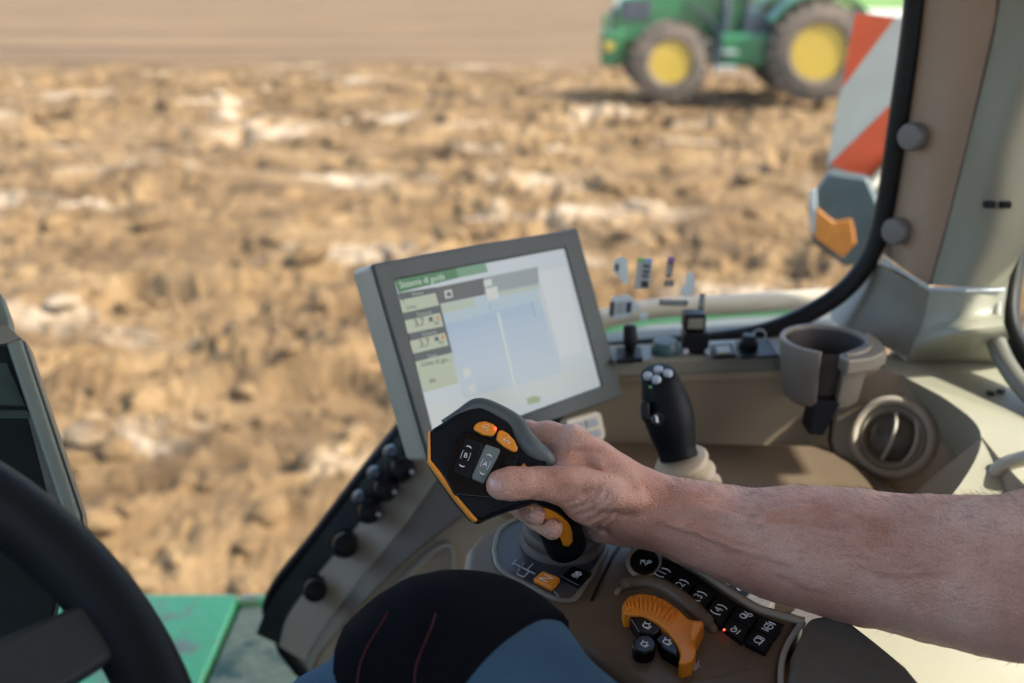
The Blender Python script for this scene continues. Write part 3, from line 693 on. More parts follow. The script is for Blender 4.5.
# cup holder
zc = 2.128; c0 = PZ(826, 338, zc); c0[1] = max(c0[1], .985)
CU = thing('cup_holder', 'taupe cup holder with a slot cut down its front', 'cup holder', c0 - np.array([0, 0, .068]))
mb = MB(); ro, ri, hh = .0475, .0415, .066
A0 = R_(-90 + 10); 
for (ra, rb) in ((0, 1),):
    pr = [(ro, zc), (ro + .001, zc - .004), (ro - .002, zc - .03), (ro - .007, zc - hh), (ri - .010, zc - hh), (ri - .003, zc - .03), (ri, zc - .004), (ri + .001, zc)]
    n = 60; a0, a1 = R_(-90 + 9), R_(270 - 22); vs = []; fs = []
    for kx in range(n + 1):
        an = a0 + (a1 - a0) * kx / n
        for r, z in pr: vs.append((c0[0] + r * math.cos(an), c0[1] + r * math.sin(an), z))
    m8 = len(pr)
    for kx in range(n):
        for t in range(m8): fs.append((kx * m8 + t, kx * m8 + (t + 1) % m8, (kx + 1) * m8 + (t + 1) % m8, (kx + 1) * m8 + t))
    fs.append(tuple(range(m8))); fs.append(tuple(n * m8 + t for t in range(m8))[::-1]); mb.add(vs, fs)
mb.build('cup', mat('cup_grey', (.165, .145, .115), .45, var=.05, bump=.3, bscale=700), CU, bevel=.0015)
mb = MB(); mb.lathe((c0[0], c0[1], zc - hh - .003), (0, 0, 1), [(ri - .006, 0), (ri - .006, .003), (0, .003)], 40)
mb.build('cup_floor', BLACK, CU)
mb = MB(); mb.lathe((c0[0], c0[1], zc), (0, 0, 1), [(ri - .0005, -.004), (ri - .004, -.03), (ri - .0105, -hh), (ri - .0125, -hh), (ri - .006, -.03), (ri - .0025, -.004)], 48, cap=False); mb.build('shade_liner', mat('shade_brown', (.035, .03, .026), .6, var=.1), CU)  # dark inner shell imitates the shade inside the cup
mb = MB(); p = c0 + np.array([.035, -.018, 0]); 
fl = [PZ(u, v, zc - .003) for u, v in ((866, 330), (880, 340), (888, 350), (874, 357), (848, 361), (838, 354), (850, 350), (863, 344))]; mb.prism([q - np.array([0, 0, .017]) for q in fl], fl); mb.build('arm', mat('cup_grey', (.20, .185, .155), .45), CU, bevel=.003)
mb = MB(); q0 = c0 + np.array([.0, -.046, 0]); tg = PZ(803, 402, 2.06)
mb.prism([c0 + np.array(q) for q in ((-.016, -.036, -.055), (.013, -.040, -.055), (.013, -.01, -.055), (-.016, -.01, -.055))], [c0 + np.array(q) for q in ((-.024, -.050, -.092), (-.008, -.054, -.092), (-.008, -.02, -.092), (-.024, -.02, -.092))]); mb.build('slot_shade', BLACK, CU, bevel=.003)  # black block stands in for the shaded depth of the slot

# ================================================================== TRAY AND LOADER JOYSTICK
TR = thing('side_tray', 'dark taupe tray ledge between the armrest console and the side wall', 'tray', (0.15, .9, 1.95))
mb = MB(); tp = [(.03, .80), (.06, .74), (.30, .70), (.40, .78), (.42, .90), (.36, 1.03), (.03, 1.045)]
mb.prism([(x, y, 1.94) for x, y in tp], [(x, y, 1.992) for x, y in tp]); mb.build('tray', PANELD, TR, bevel=.012)
SWP = Plane(PZ(725, 585, 1.996), (0, 0, 1), (0, 1, 0))
kp = [(682, 560), (706, 566), (758, 592), (752, 606), (700, 585)]
q = block(kp, -.003, .003, 'switch_pad', BLACK, TR, .0015, SWP)
mb = MB()
for u, v, s in ((709, 571.5, 2.0), (715, 576, 2.6), (739, 588, 2.6), (728, 583, 1.6)):
    SWP.prism(mb, [(u - s, v - s * .4), (u, v - s), (u + s, v - .3 * s), (u + s * .6, v + s), (u - s * .4, v + s * .7)], .003, .0036)
mb.build('pad_icon', WHITE, q, smooth=False)
mb = MB(); SWP.prism(mb, [(733, 590), (738, 596), (734, 602), (728, 592)], .003, .005); mb.build('seam', PANEL, q)
block([(752, 589), (776, 596), (768, 612), (742, 600)], -.002, .012, 'sunlit_cover', CREAM, TR, .002, SWP)  # bright cream stands in for direct sun on this piece
block([(800, 603), (836, 612), (806, 626), (786, 616)], -.002, .014, 'sunlit_end', CREAM, TR, .002, SWP)  # cream colour again replaces the sunlight here
LJ = thing('loader_joystick', 'upright black joystick with pale thumb buttons on a cream bellows', 'joystick', P(700, 500, 0.97))
a, b = P(679, 458, .955), P(658, 371, .955); ax = nrm(b - a); L = np.linalg.norm(b - a); px_ = .955 / F_PX
e1 = RT - ax * (RT @ ax)
mb = MB(); prof = [(24.5, 0.0), (25, .03), (24, .06), (25.5, .14), (29.5, .30), (32.0, .45), (31.5, .58), (28.5, .75), (25, .88), (23, .955), (21, .985), (17, 1.0), (0, 1.005)]
vs0 = len(mb.v); mb.lathe(a, ax, [(r * .78 * px_, h * L) for r, h in prof], 44, e1=e1)
# the top is cut on a slant that looks at the driver
fr = nrm(-FW + .2 * UP)
arr = np.array(mb.v); hgt = (arr - a) @ ax / L; side = ((arr - a) - np.outer((arr - a) @ ax, ax)) @ fr
arr -= np.outer(np.clip((hgt - .55) / .45, 0, 1) * np.clip(side, -.03, .03) * .55 + 0, ax)
mb.v = [tuple(q) for q in arr]; G = mb.build('grip', SOFT, LJ, ang=60)
tn = nrm(ax * .8 + fr * .62); TP = Plane(P(658, 377, .940), tn, ax)
mb = MB()
for u, v in ((648, 377.5), (658.5, 371.5), (668, 375), (656.5, 381)):
    mb = MB(); mb.lathe(TP.px(u, v, -.004), tn, [(.0046, 0), (.0046, .0035), (.0036, .0047), (0, .005)], 16); mb.build('thumb_button', mat('pale_button', (.33, .37, .40), .3), G)
mb = MB(); mb.lathe(P(650, 387, .930), -FW, [(.0016, 0), (.0016, .002), (0, .003)], 8); mb.build('green_mark', mat('green_mark', (.02, .2, .05), .3), G)
mb = MB(); mb.prism([P(u, v, .95) for u, v in ((643, 400), (640, 404), (641, 419), (646, 424), (651, 420), (650, 402))], [P(u, v, .93) for u, v in ((644, 401), (641, 404), (642, 418), (647, 422), (650, 419), (649, 402))]); mb.build('trigger', BLACK, G, bevel=.002)
mb = MB(); mb.lathe(P(657, 419, .934), nrm(-FW + .1 * RT), [(.0072, 0), (.0072, .003), (.0060, .0042), (0, .0046)], 24); bt = mb.build('side_button', BLACKG, G)
mb = MB(); mb.prism([P(u, v, .9290) for u, v in ((655.2, 415), (658, 416.5), (658.8, 423), (656, 422))], [P(u, v, .9285) for u, v in ((655.2, 415), (658, 416.5), (658.8, 423), (656, 422))]); mb.build('icon', WHITE, bt)
mb = MB(); ba = nrm(np.array([.42, .1, -1.0])); o = P(692, 472, .955); o = P(680, 459, .955)
pr = []
for i, r in enumerate((25, 28, 26, 22, 27, 30, 28, 23, 28, 31, 29, 25)): pr.append((r * px_, i * .0042))
mb.lathe(o, ba, pr, 44); mb.build('bellows', mat('cream_rubber', (.50, .42, .30), .55, var=.1, vscale=40), LJ, ang=70)
kb = block([(629, 474), (637, 466), (647, 469), (640, 481)], 0, .008, 'side_key', SLATE, LJ, .002, Plane(PZ(640, 474, 2.02), (0, 0, 1), (0, 1, 0)))

# ================================================================== FRONT SILL WITH KNOBS
FS = thing('front_sill', 'sloping dark sill along the lower edge of the front side window', 'sill', PY(300, 640, 1.06))
def wall_strip(pts_out, pts_in, y0, y1, th, name, m, par, bev=.004):
    q = MB(); rows = [[PY(u, v, y0) for u, v in pts_out], [(PY(u, v, y0) * .5 + PY(u2, v2, y1) * .5) for (u, v), (u2, v2) in zip(pts_out, pts_in)], [PY(u, v, y1) for u, v in pts_in]]
    patch(q, rows, (th * .3, th, -th * .3), 24, 8); return q.build(name, m, par, ang=50)
wall_strip([(256, 634), (273, 598), (333, 519), (397, 436), (440, 380)], [(278, 644), (291, 608), (350, 533), (412, 452), (455, 400)], 1.115, 1.10, .03, 'rail', mat('dark_green_rail', (.022, .028, .022), .45, var=.2), FS)
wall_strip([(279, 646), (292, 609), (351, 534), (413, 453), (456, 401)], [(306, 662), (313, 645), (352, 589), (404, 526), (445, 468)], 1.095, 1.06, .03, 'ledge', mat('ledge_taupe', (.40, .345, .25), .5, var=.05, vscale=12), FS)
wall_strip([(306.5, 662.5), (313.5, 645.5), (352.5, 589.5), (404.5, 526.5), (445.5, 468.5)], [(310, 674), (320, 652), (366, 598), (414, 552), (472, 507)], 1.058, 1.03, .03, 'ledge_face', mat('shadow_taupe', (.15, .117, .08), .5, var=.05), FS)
def valve_knob(u, v, r, cap=None):
    K = thing('valve_knob', '', 'knob', PY(u, v, 1.085), 'knobs on the front sill')
    ax = nrm((.25, -1, .55)); o = PY(u, v, 1.06); s = r * 1.12 / F_PX
    mb = MB(); mb.lathe(o - ax * .02, ax, [(s * .75, 0), (s * .8, .012), (s, .014), (s * 1.03, .024), (s * .92, .032), (s * .6, .035), (0, .0355)], 22); mb.build('knob', BLACK, K, ang=40)
    mb = MB(); mb.lathe(o - ax * .03, ax, [(s * 1.15, 0), (s * 1.15, .006), (s * .8, .008), (0, .008)], 22); mb.build('collar', BLACK, K)
    if cap:
        mb = MB(); oo = PY(cap[0], cap[1], 1.08); mb.lathe(oo, ax, [(s * .45, -.02), (s * .55, .0), (s * .62, .004), (s * .6, .016), (s * .35, .022), (0, .022)], 18); mb.tube([oo, o - ax * .01], s * .45, 8); mb.build('coupler', mat('blue_grey_coupler', (.06, .075, .09), .4), K)
        mb = MB(); q = o + ax * .012 + np.array([s * .6, 0, -s * .3]); mb.lathe(q, ax, [(.0028, 0), (.0028, .004), (0, .005)], 10); mb.build('pin', GREYP, K)
    return K
for (u, v, r, cp), lb in zip(((403, 469, 13, (390, 452)), (386, 489, 13, (374, 473)), (370, 511, 13, (359, 497)), (345, 545, 14, None), (315, 590, 13, None)),
        ('black knob with coupler nearest the monitor, topmost of the sill knobs', 'middle of three black coupler knobs on the sill', 'lowest of three black coupler knobs on the sill', 'lone black round knob halfway down the sloping sill', 'black round knob lowest on the sloping sill near the knee')):
    valve_knob(u, v, r, cp)['label'] = lb
LP = thing('lower_side_panel', 'pale taupe lower side panel with a recessed hatch beside the knee', 'panel', PY(400, 690, 1.05))
mb = MB(); patch(mb, [[PY(310, 675, 1.045), PY(320.5, 653, 1.045), PY(366.5, 599, 1.045), PY(414.5, 553, 1.045), PY(473, 508, 1.045)], [PY(330, 760, 1.04), PY(400, 690, 1.04), PY(450, 640, 1.04), PY(500, 600, 1.04), PY(580, 560, 1.04)], [PY(400, 900, 1.04), PY(450, 860, 1.04), PY(520, 800, 1.04), PY(600, 760, 1.04), PY(680, 700, 1.04)]], (0, .03, 0), 24, 14); mb.build('panel', mat('pale_taupe', (.40, .36, .275), .5, var=.05, vscale=12), LP, ang=60)
HP = Plane(PY(410, 590, 1.040), (0, -1, .05), (0, 0, 1))
mb = MB(); hp = [(338, 650), (380, 604), (430, 554), (446, 545), (452, 552), (452, 590), (440, 640), (380, 690), (338, 690)]
mb.tube([HP.px(u, v, .004) for u, v in [tuple(t) for t in catmull(hp, 50)]], .0045, 8); mb.build('hatch_rim', mat('pale_rim', (.33, .32, .28), .4), LP, ang=180)
mb = MB(); HP.prism(mb, [(400, 620), (432, 576), (446, 570), (448, 600), (440, 640), (400, 660)], 0, .003); mb.build('hatch_inner', SLATE, LP, bevel=.002)
# ================================================================== GUIDANCE MONITOR
def ring(mb, pl, outer, inner, h0, h1, hi=None):
    n = len(outer); hi = h1 if hi is None else hi
    O = [pl.px(u, v) for u, v in outer]; I = [pl.px(u, v) for u, v in inner]; N = pl.n
    vs = [p + N * h0 for p in O] + [p + N * h1 for p in O] + [p + N * hi for p in I] + [p + N * h0 for p in I]; fs = []
    for i in range(n):
        j = (i + 1) % n
        for a in range(4):
            b = (a + 1) % 4; fs.append((a * n + i, a * n + j, b * n + j, b * n + i))
    return mb.add(vs, fs)
mc = [P(372, 264, .92), P(579, 228, 1.093), P(624, 396, 1.114), P(430, 462, .941)]
mn = nrm(np.cross(mc[1] - mc[0], mc[0] - mc[3])); mn = mn if mn @ (CAM - mc[0]) > 0 else -mn
MP = Plane(sum(mc) / 4, mn, mc[0] - mc[3])
MO = thing('guidance_monitor', 'grey touch screen monitor showing a field guidance map', 'monitor', MP.o - mn * .04)
out = [(372.5, 264), (577, 228.5), (624, 395), (621, 399), (431, 462.5), (428, 460)]
inn = [(396, 280), (566, 248), (602.5, 385), (600, 388), (440, 447), (437, 444)]
out = [(372.5, 264), (474, 245), (578, 228.5), (601, 312), (624, 396), (527, 430), (430, 462), (401, 362)]
inn = [(396, 280), (480, 264), (566, 248), (584, 316), (602.5, 386), (521, 416.5), (438, 446), (417, 362)]
mb = MB(); ring(mb, MP, out, inn, -.006, 0, -.0012); mb.build('bezel', MON, MO, bevel=.0035)
mb = MB(); MP.prism(mb, [out[0], out[2], out[4], out[6]], -.042, -.0062); mb.build('housing', MONS, MO, bevel=.006)
mb = MB(); mb.tube([MP.loc(.05, -.02, -.04), MP.loc(.05, -.05, -.10), PY(560, 420, 1.03)], .014, 12); mb.lathe(MP.loc(.05, -.02, -.05), mn, [(.03, 0), (.03, .012), (0, .012)], 20); mb.build('mount_arm', BLACK, MO)
def emis(name, c, s=0.18):
    m = bpy.data.materials.new(name); m.use_nodes = True; b = m.node_tree.nodes['Principled BSDF']
    b.inputs['Base Color'].default_value = (.02, .02, .02, 1); b.inputs['Roughness'].default_value = .25; b.inputs['Specular IOR Level'].default_value = .2
    b.inputs['Emission Color'].default_value = (*c, 1); b.inputs['Emission Strength'].default_value = s; return m
k1 = lambda *q: [(340 + x / 3.413, 210 + y / 3.413) for x, y in q]
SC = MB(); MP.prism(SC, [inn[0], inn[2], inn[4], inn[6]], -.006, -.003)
SC = SC.build('screen', emis('ui_glare_base', (.56, .62, .66)), MO, smooth=False)  # glare over the display is mixed into this pale emission colour
lay = [-.003]
def ui(name, m, *polys):
    lay[0] += .00006
    for p in polys:
        q = MB(); MP.prism(q, k1(*p), -.0031, lay[0]); q.build(name, m, SC, smooth=False)
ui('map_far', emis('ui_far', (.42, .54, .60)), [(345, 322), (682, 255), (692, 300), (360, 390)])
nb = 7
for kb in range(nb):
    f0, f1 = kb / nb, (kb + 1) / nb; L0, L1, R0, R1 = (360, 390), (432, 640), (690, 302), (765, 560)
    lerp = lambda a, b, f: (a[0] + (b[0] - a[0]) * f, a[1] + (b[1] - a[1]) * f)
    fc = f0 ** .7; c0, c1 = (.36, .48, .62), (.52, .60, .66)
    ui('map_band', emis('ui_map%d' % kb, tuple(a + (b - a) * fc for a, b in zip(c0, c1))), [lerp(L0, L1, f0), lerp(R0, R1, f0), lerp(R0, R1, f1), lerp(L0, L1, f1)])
ui('sky_band', emis('ui_band', (.42, .50, .40)), [(345, 322), (460, 299), (466, 330), (352, 352)], [(550, 280), (683, 254), (686, 266), (553, 292)])
ui('tool_bar', emis('ui_dark', (.055, .06, .058)), [(330, 264), (495, 230), (500, 288), (345, 320)])
ui('tool_bar_glare', emis('ui_dark_glare', (.26, .31, .32)), [(495, 230), (680, 192), (683, 252), (500, 288)])  # paler than the rest of the bar to carry the glare
ui('title_bar', emis('ui_green', (.008, .16, .028)), [(192, 238), (400, 198), (410, 230), (206, 281)])
ui('title_bar_glare', emis('ui_green_glare', (.12, .30, .17)), [(400, 198), (500, 179), (510, 210), (410, 230)])  # green paled to put glare on the bar's right end
ui('list_back', emis('ui_dark2', (.03, .05, .05)), [(204, 283), (332, 262), (388, 486), (262, 517)])
ui('list_box', emis('ui_cream', (.44, .50, .36)), [(208, 307), (330, 282), (342, 324), (218, 351)], [(225, 377), (345, 350), (358, 396), (236, 421)], [(241, 447), (362, 418), (375, 461), (255, 490)], [(262, 517), (386, 487), (410, 590), (292, 622)])
ui('side_list', emis('ui_white', (.62, .66, .68)), [(680, 212), (776, 192), (834, 480), (752, 502)])
ui('footer', emis('ui_foot', (.58, .63, .62)), [(300, 668), (470, 635), (640, 590), (860, 530), (885, 592), (640, 660), (320, 740)])
ui('centre_line', emis('ui_line', (.66, .74, .66)), [(540, 350), (546, 349), (604, 600), (598, 602)])
ui('icon', emis('ui_icon', (.62, .66, .62)), [(360, 276), (384, 270), (389, 296), (365, 302)], [(494, 240), (520, 234), (524, 256), (498, 262)], [(500, 268), (540, 259), (546, 300), (508, 308)], [(420, 545), (446, 538), (452, 566), (426, 572)], [(440, 600), (466, 592), (470, 622), (446, 628)])
ui('map_icon', emis('ui_icon2', (.40, .52, .60)), [(660, 310), (688, 303), (700, 358), (672, 366)], [(515, 320), (548, 312), (551, 334), (519, 342)])
ui('icon_mark', emis('ui_ink', (.03, .04, .04)), [(366, 281), (381, 278), (384, 292), (369, 296)], [(306, 366), (318, 363), (322, 378), (310, 381)], [(326, 434), (338, 431), (342, 444), (330, 447)])
ui('orange_mark', emis('ui_or', (.7, .2, .05)), [(332, 362), (340, 360), (345, 374), (337, 376)], [(348, 428), (357, 426), (361, 440), (353, 442)])
ui('crop_mark', emis('ui_gr', (.30, .40, .22)), [(640, 644), (668, 634), (690, 640), (684, 656), (650, 664)])
def uitext(name, m, *items):
    q = MB()
    for txt, x, y, s in items:
        (u, v), = k1((x, y)); (u2, v2), = k1((x + 100, y - 20.5))
        o = MP.px(u, v, lay[0] + .0001); e1 = nrm(MP.px(u2, v2, lay[0] + .0001) - o); e2 = np.cross(mn, e1)
        put_text(q, txt, o, e1, e2, s, left=True)
    return q.build(name, m, SC, smooth=False)
uitext('title_text', emis('ui_txt', (.75, .85, .75)), ('Sistema di guida', 204, 258, .0084))
uitext('list_heading', emis('ui_txt2', (.45, .5, .46)), ('Nome', 246, 289, .0052), ('Distanza', 262, 358, .0052), ('Distanza', 280, 426, .0052), ('Linea', 300, 500, .0052))
uitext('list_text', emis('ui_ink2', (.03, .04, .03)), ('1', 216, 314, .006), ('Linea', 228, 334, .0055), ('3,7', 254, 388, .0105), ('ha', 322, 386, .006), ('3,7', 272, 458, .0105), ('ha', 338, 452, .006), ('Linea di gui...', 280, 527, .0068), ('AB', 305, 585, .006))
# key pad under the bezel
BP = MB(); MPk = Plane(MP.o - mn * .018, mn, mc[0] - mc[3])
MPk.prism(BP, [(566, 420), (596, 411), (602, 413), (607, 435), (602, 444), (575, 452)], -.012, 0); bp = BP.build('button_panel', mat('lit_key_bezel', (.62, .57, .46), .45), MO, bevel=.003)  # bezel colour brightened so that it looks lit
for q in ([(571, 425), (583, 421), (585, 429), (573, 433)], [(585.5, 420.5), (597.5, 417), (599.5, 425), (588, 428.5)], [(575, 437), (586.5, 433), (588.5, 440), (577, 444)], [(589, 432), (600.5, 428.5), (602, 436), (591, 439.5)]):
    b_ = MB(); MPk.prism(b_, q, 0, .003); b_.build('button', mat('pale_button', (.33, .37, .40), .3), bp, bevel=.0015)

# ================================================================== MULTIFUNCTION LEVER
ln = nrm(.15 * RT + .3 * UP - FW)
LVP = Plane(P(490, 460, .7125), ln, UP)
LV = thing('control_lever', 'black multifunction lever head with orange keys gripped by the hand', 'lever', PZ(563, 556, 2.06))
c5 = lambda *q: [(420 + x / 5.257, 400 + y / 5.257) for x, y in q]
head = c5((50, 158), (120, 115), (205, 62), (268, 22), (300, 12), (340, 18), (410, 48), (480, 85), (520, 118), (560, 190), (600, 245), (660, 290), (690, 325), (685, 390), (650, 480), (600, 535), (500, 562), (400, 598), (330, 632), (300, 632), (275, 612), (180, 500), (100, 385), (54, 318))
mb = MB(); LVP.prism(mb, head, -.030, 0); hd = mb.build('head', SOFT, LV, bevel=.006, seg=4)
mb = MB(); LVP.prism(mb, c5((46, 160), (54, 159), (58, 315), (110, 378), (190, 495), (285, 606), (306, 630), (290, 637), (262, 612), (165, 490), (90, 386), (45, 322)), -.011, -.0008); mb.build('orange_edge', ORANGE, LV, bevel=.001)
# soft rim along the top and the right lobe, paler grey imitates soft light
rp = [LVP.px(*q, h) for q, h in zip(c5((120, 122), (205, 74), (268, 36), (305, 26), (345, 32), (410, 62), (475, 100), (515, 140), (548, 205), (592, 262), (650, 306), (672, 335)), (-.007, -.005, -.004, -.004, -.004, -.004, -.004, -.004, -.004, -.005, -.007, -.010))]
mb = MB(); mb.tube(catmull(rp, 36), list(np.interp(np.linspace(0, 1, 36), [0, .2, .55, .8, 1], [.0025, .005, .0062, .0085, .007])), 14); mb.build('soft_rim', SOFT_LIT, hd, ang=180)
mb = MB(); LVP.prism(mb, c5((215, 178), (250, 165), (300, 180), (400, 215), (470, 260), (510, 285), (518, 305), (480, 340), (470, 380), (440, 480), (400, 520), (180, 500), (130, 405), (155, 320), (185, 230)), -.002, .0012); fp = mb.build('face_plate', BLACKG, hd, bevel=.0012)
mb = MB(); LVP.prism(mb, c5((140, 415), (185, 385), (330, 440), (430, 470), (470, 520), (330, 600), (290, 595)), -.002, .0006); mb.build('lower_facet', BLACK, hd, bevel=.0006)
for poly in (c5((280, 152), (290, 128), (310, 113), (345, 110), (385, 124), (404, 142), (404, 168), (382, 190), (330, 182)), c5((408, 178), (416, 160), (432, 156), (468, 178), (498, 212), (514, 250), (514, 268), (492, 272), (440, 242), (402, 208))):
    mb = MB(); LVP.prism(mb, poly, 0, .0042); b_ = mb.build('orange_key', ORANGE, hd, bevel=.0016)
    cx = sum(p[0] for p in poly) / len(poly); cy = sum(p[1] for p in poly) / len(poly)
    mb = MB()
    for t0 in (0.3, 2.4, 4.4):
        mb.tube([LVP.px(cx + 3.2 * math.cos(t), cy + 3.2 * math.sin(t), .0043) for t in np.linspace(t0, t0 + 1.5, 7)], .00028, 5)
    mb.tube([LVP.px(cx - 3.5, cy - 2, .0043), LVP.px(cx - .5, cy + .5, .0043)], .0003, 5); mb.tube([LVP.px(cx, cy, .0043), LVP.px(cx + 1.5, cy + 1.5, .0043)], .0005, 5); mb.build('cruise_icon', mat('pale_orange_print', (.75, .60, .42), .5), b_)
mb = MB(); mb.lathe(LVP.px(*c5((396, 150))[0], .0040), ln, [(.0010, 0), (.0010, .0008), (0, .001)], 10); mb.build('indicator', LED, hd)
def icon_key(name, poly, m, letter, top, mid, bot, ink):
    mb = MB(); LVP.prism(mb, poly, 0, .0036); kx = mb.build(name, m, hd, bevel=.0012)
    a = LVP.px(*c5(bot)[0], .0037); b = LVP.px(*c5(top)[0], .0037); e2 = nrm(b - a); e1 = np.cross(e2, ln); o = LVP.px(*c5(mid)[0], .0037)
    mb = MB(); put_text(mb, letter, o, e1, e2, .0050); s = .0029
    for sx in (-1, 1):
        mb.tube([o + e1 * sx * (s - .0008) + e2 * s, o + e1 * sx * s + e2 * s, o + e1 * sx * s - e2 * s, o + e1 * sx * (s - .0008) - e2 * s], .00016, 4)
    for c, sg in ((b, 1), (a, -1)):
        mb.tube([c + e1 * x * .0022 + e2 * sg * (.0009 * (1 - x * x) - .0004) for x in np.linspace(-1, 1, 7)], [.0001, .00035, .0005, .0005, .0005, .00035, .0001], 5)
    mb.build('key_print', ink, kx)
icon_key('rocker_key', c5((236, 200), (262, 198), (332, 224), (330, 245), (262, 418), (180, 378), (182, 350)), BLACK, 'B', (257, 247), (240, 292), (220, 345), WHITE)
icon_key('rocker_key', c5((345, 230), (424, 258), (418, 280), (338, 440), (272, 412), (276, 390)), KEYG, 'A', (365, 292), (343, 337), (327, 385), WHITE)
mb = MB(); LVP.prism(mb, c5((452, 286), (512, 315), (498, 350), (436, 345)), 0, .0025); mb.build('square_key', BLACK, hd, bevel=.001)
mb = MB(); LVP.prism(mb, c5((533, 345), (546, 330), (562, 350), (556, 356), (534, 356)), -.004, .0015); mb.build('small_orange_key', ORANGE, hd, bevel=.0008)
# grip shaft and orange finger plate
mb = MB(); gp_ = catmull([P(515, 478, .735), P(535, 500, .748), P(556, 522, .766), P(566, 545, .788)], 14); mb.tube(gp_, list(np.linspace(.0165, .0165, 14)), 20); mb.build('grip', SOFT, LV, ang=180)
op = catmull([P(531, 506, .722), P(548, 509, .728), P(562, 517, .737), P(571, 528, .748), P(573, 541, .760)], 16)
ow = np.interp(np.linspace(0, 1, 16), [0, .3, .6, .85, 1], [.001, .004, .006, .0062, .003])
mb = MB(); sv = nrm(-.6 * RT - .75 * UP)
A_ = [p + sv * wq * 1.9 for p, wq in zip(op, ow)]; B_ = list(op)
patch(mb, [A_, [(a_ + b_) / 2 - FW * .0015 for a_, b_ in zip(A_, B_)], B_], FW * .012, 24, 6)
mb.build('orange_plate', ORANGE, LV, ang=60)
mb = MB(); o = PZ(563, 545, 2.058)
mb.lathe(o, (0, 0, 1), [(.0355, 0), (.0355, .006), (.0325, .0085), (.0335, .013), (.0325, .018), (.029, .0195), (.030, .025), (.027, .030), (.021, .034), (.016, .042), (0, .044)], 44, e1=(1, 0, 0)); mb.build('boot', mat('brown_rubber', (.075, .058, .046), .6, var=.08, bump=.2, bscale=900), LV, ang=60)

# ================================================================== ARMREST CONSOLE
ZC = 2.06
CP_ = Plane(PZ(640, 600, ZC), (0, 0, 1), (0, 1, 0))
AC = thing('armrest_console', 'dark brown armrest console with black key rows beside the knee', 'console', PZ(620, 620, 1.9))
body = [(462, 566), (465, 548), (478, 532), (505, 518), (560, 510), (620, 535), (655, 548), (703, 570), (752, 597), (808, 611), (800, 628), (788, 652), (782, 690), (800, 760), (740, 780), (690, 725), (640, 690), (588, 650), (545, 626), (505, 608), (475, 590)]
base = [PZ(u, v, ZC) for u, v in body]
cen = sum(base) / len(base)
low = [np.array([cen[0] + (p[0] - cen[0]) * .97, cen[1] + (p[1] - cen[1]) * .97 + .0, ZC - .14]) for p in base]
mb = MB(); mb.prism(low, base); mb.build('body', PANELD, AC, bevel=.011, seg=4)
c8 = lambda *q: [(490 + x / 4.777, 540 + y / 4.777) for x, y in q]
plate = [(494, 552), (501, 571), (532, 588.5), (552, 599), (562, 602), (573, 601), (581, 592), (597, 567), (606, 545), (590, 528), (560, 516), (520, 520), (500, 532)]
cl = [CP_.px(u, v, .0) for u, v in catmull([(*p, 0) for p in plate + plate[:1]], 80)[:-1, :2]]
mb = MB(); mb.tube([p + np.array([0, 0, .001]) for p in cl], .0022, 8, closed=True); mb.build('plate_rim', SLATE, AC, ang=180)
mb = MB(); mb.prism([p + np.array([0, 0, -.002]) for p in cl], [p + np.array([0, 0, .001]) for p in cl]); mb.build('plate', mat('dark_slate', (.04, .044, .048), .35, var=.08), AC, smooth=False)
def key(poly, m, h=.005, name='key', bev=.0015, h0=-.002):
    q = MB(); CP_.prism(q, poly, h0, h); return q.build(name, m, AC, bevel=bev)
ax_u = nrm(CP_.px(645, 563) - CP_.px(790, 630)); ax_r = np.cross(ax_u, CP_.n)
def glyph(parent, txt, u, v, size, h, m=WHITE, e1=ax_r, e2=ax_u, name='print'):
    q = MB(); put_text(q, txt, CP_.px(u, v, h), e1, e2, size); return q.build(name, m, parent, smooth=False)
def strokes(parent, u, v, h, lines, m=WHITE, s=.006, r=.00035, name='print'):
    o = CP_.px(u, v, h); q = MB()
    for ln_ in lines: q.tube([o + ax_r * x * s + ax_u * y * s for x, y in ln_], r, 5)
    return q.build(name, m, parent)
circ = lambda x, y, r, a0=0, a1=6.283, n=12: [(x + r * math.cos(t), y + r * math.sin(t)) for t in np.linspace(a0, a1, n)]
nk = key([(533, 578.5), (543, 570.2), (560.5, 577.5), (552, 587.5)], ORANGE, .0045, 'neutral_key'); glyph(nk, 'N', 546.5, 578.5, .0125, .0047)
lk = key([(560.5, 575.5), (573.5, 565), (592.5, 572.5), (580, 585.5)], BLACKG, .0045, 'lamp_key')
strokes(lk, 577, 574.5, .0047, [circ(.25, 0, .5, -1.6, 1.6), [(.25, -.5), (.25, .5)], [(0, .4), (-.7, .5)], [(0, .13), (-.8, .15)], [(0, -.13), (-.8, -.15)], [(0, -.4), (-.7, -.5)]], s=.0052)
key([(553, 590), (562, 583), (579, 588), (571, 599), (561, 600)], mat('dark_slate2', (.06, .055, .05), .4), .003, 'blank_key')
q = MB()
for l_ in ([(513, 563), (535, 574)], [(517, 574), (524, 577.5)], [(524, 563), (517, 573)], [(528, 569), (533, 564)], [(524, 577), (530, 571)], [(512, 566), (517, 560)]):
    q.tube([CP_.px(u, v, .0012) for u, v in l_], .0007, 5)
q.build('shift_pattern', GREYP, AC)
q = MB(); q.tube([CP_.px(u, v, .0008) for u, v in ((626, 536), (612, 556), (600, 582), (592, 600))], .0012, 6); q.build('seam', BLACK, AC)
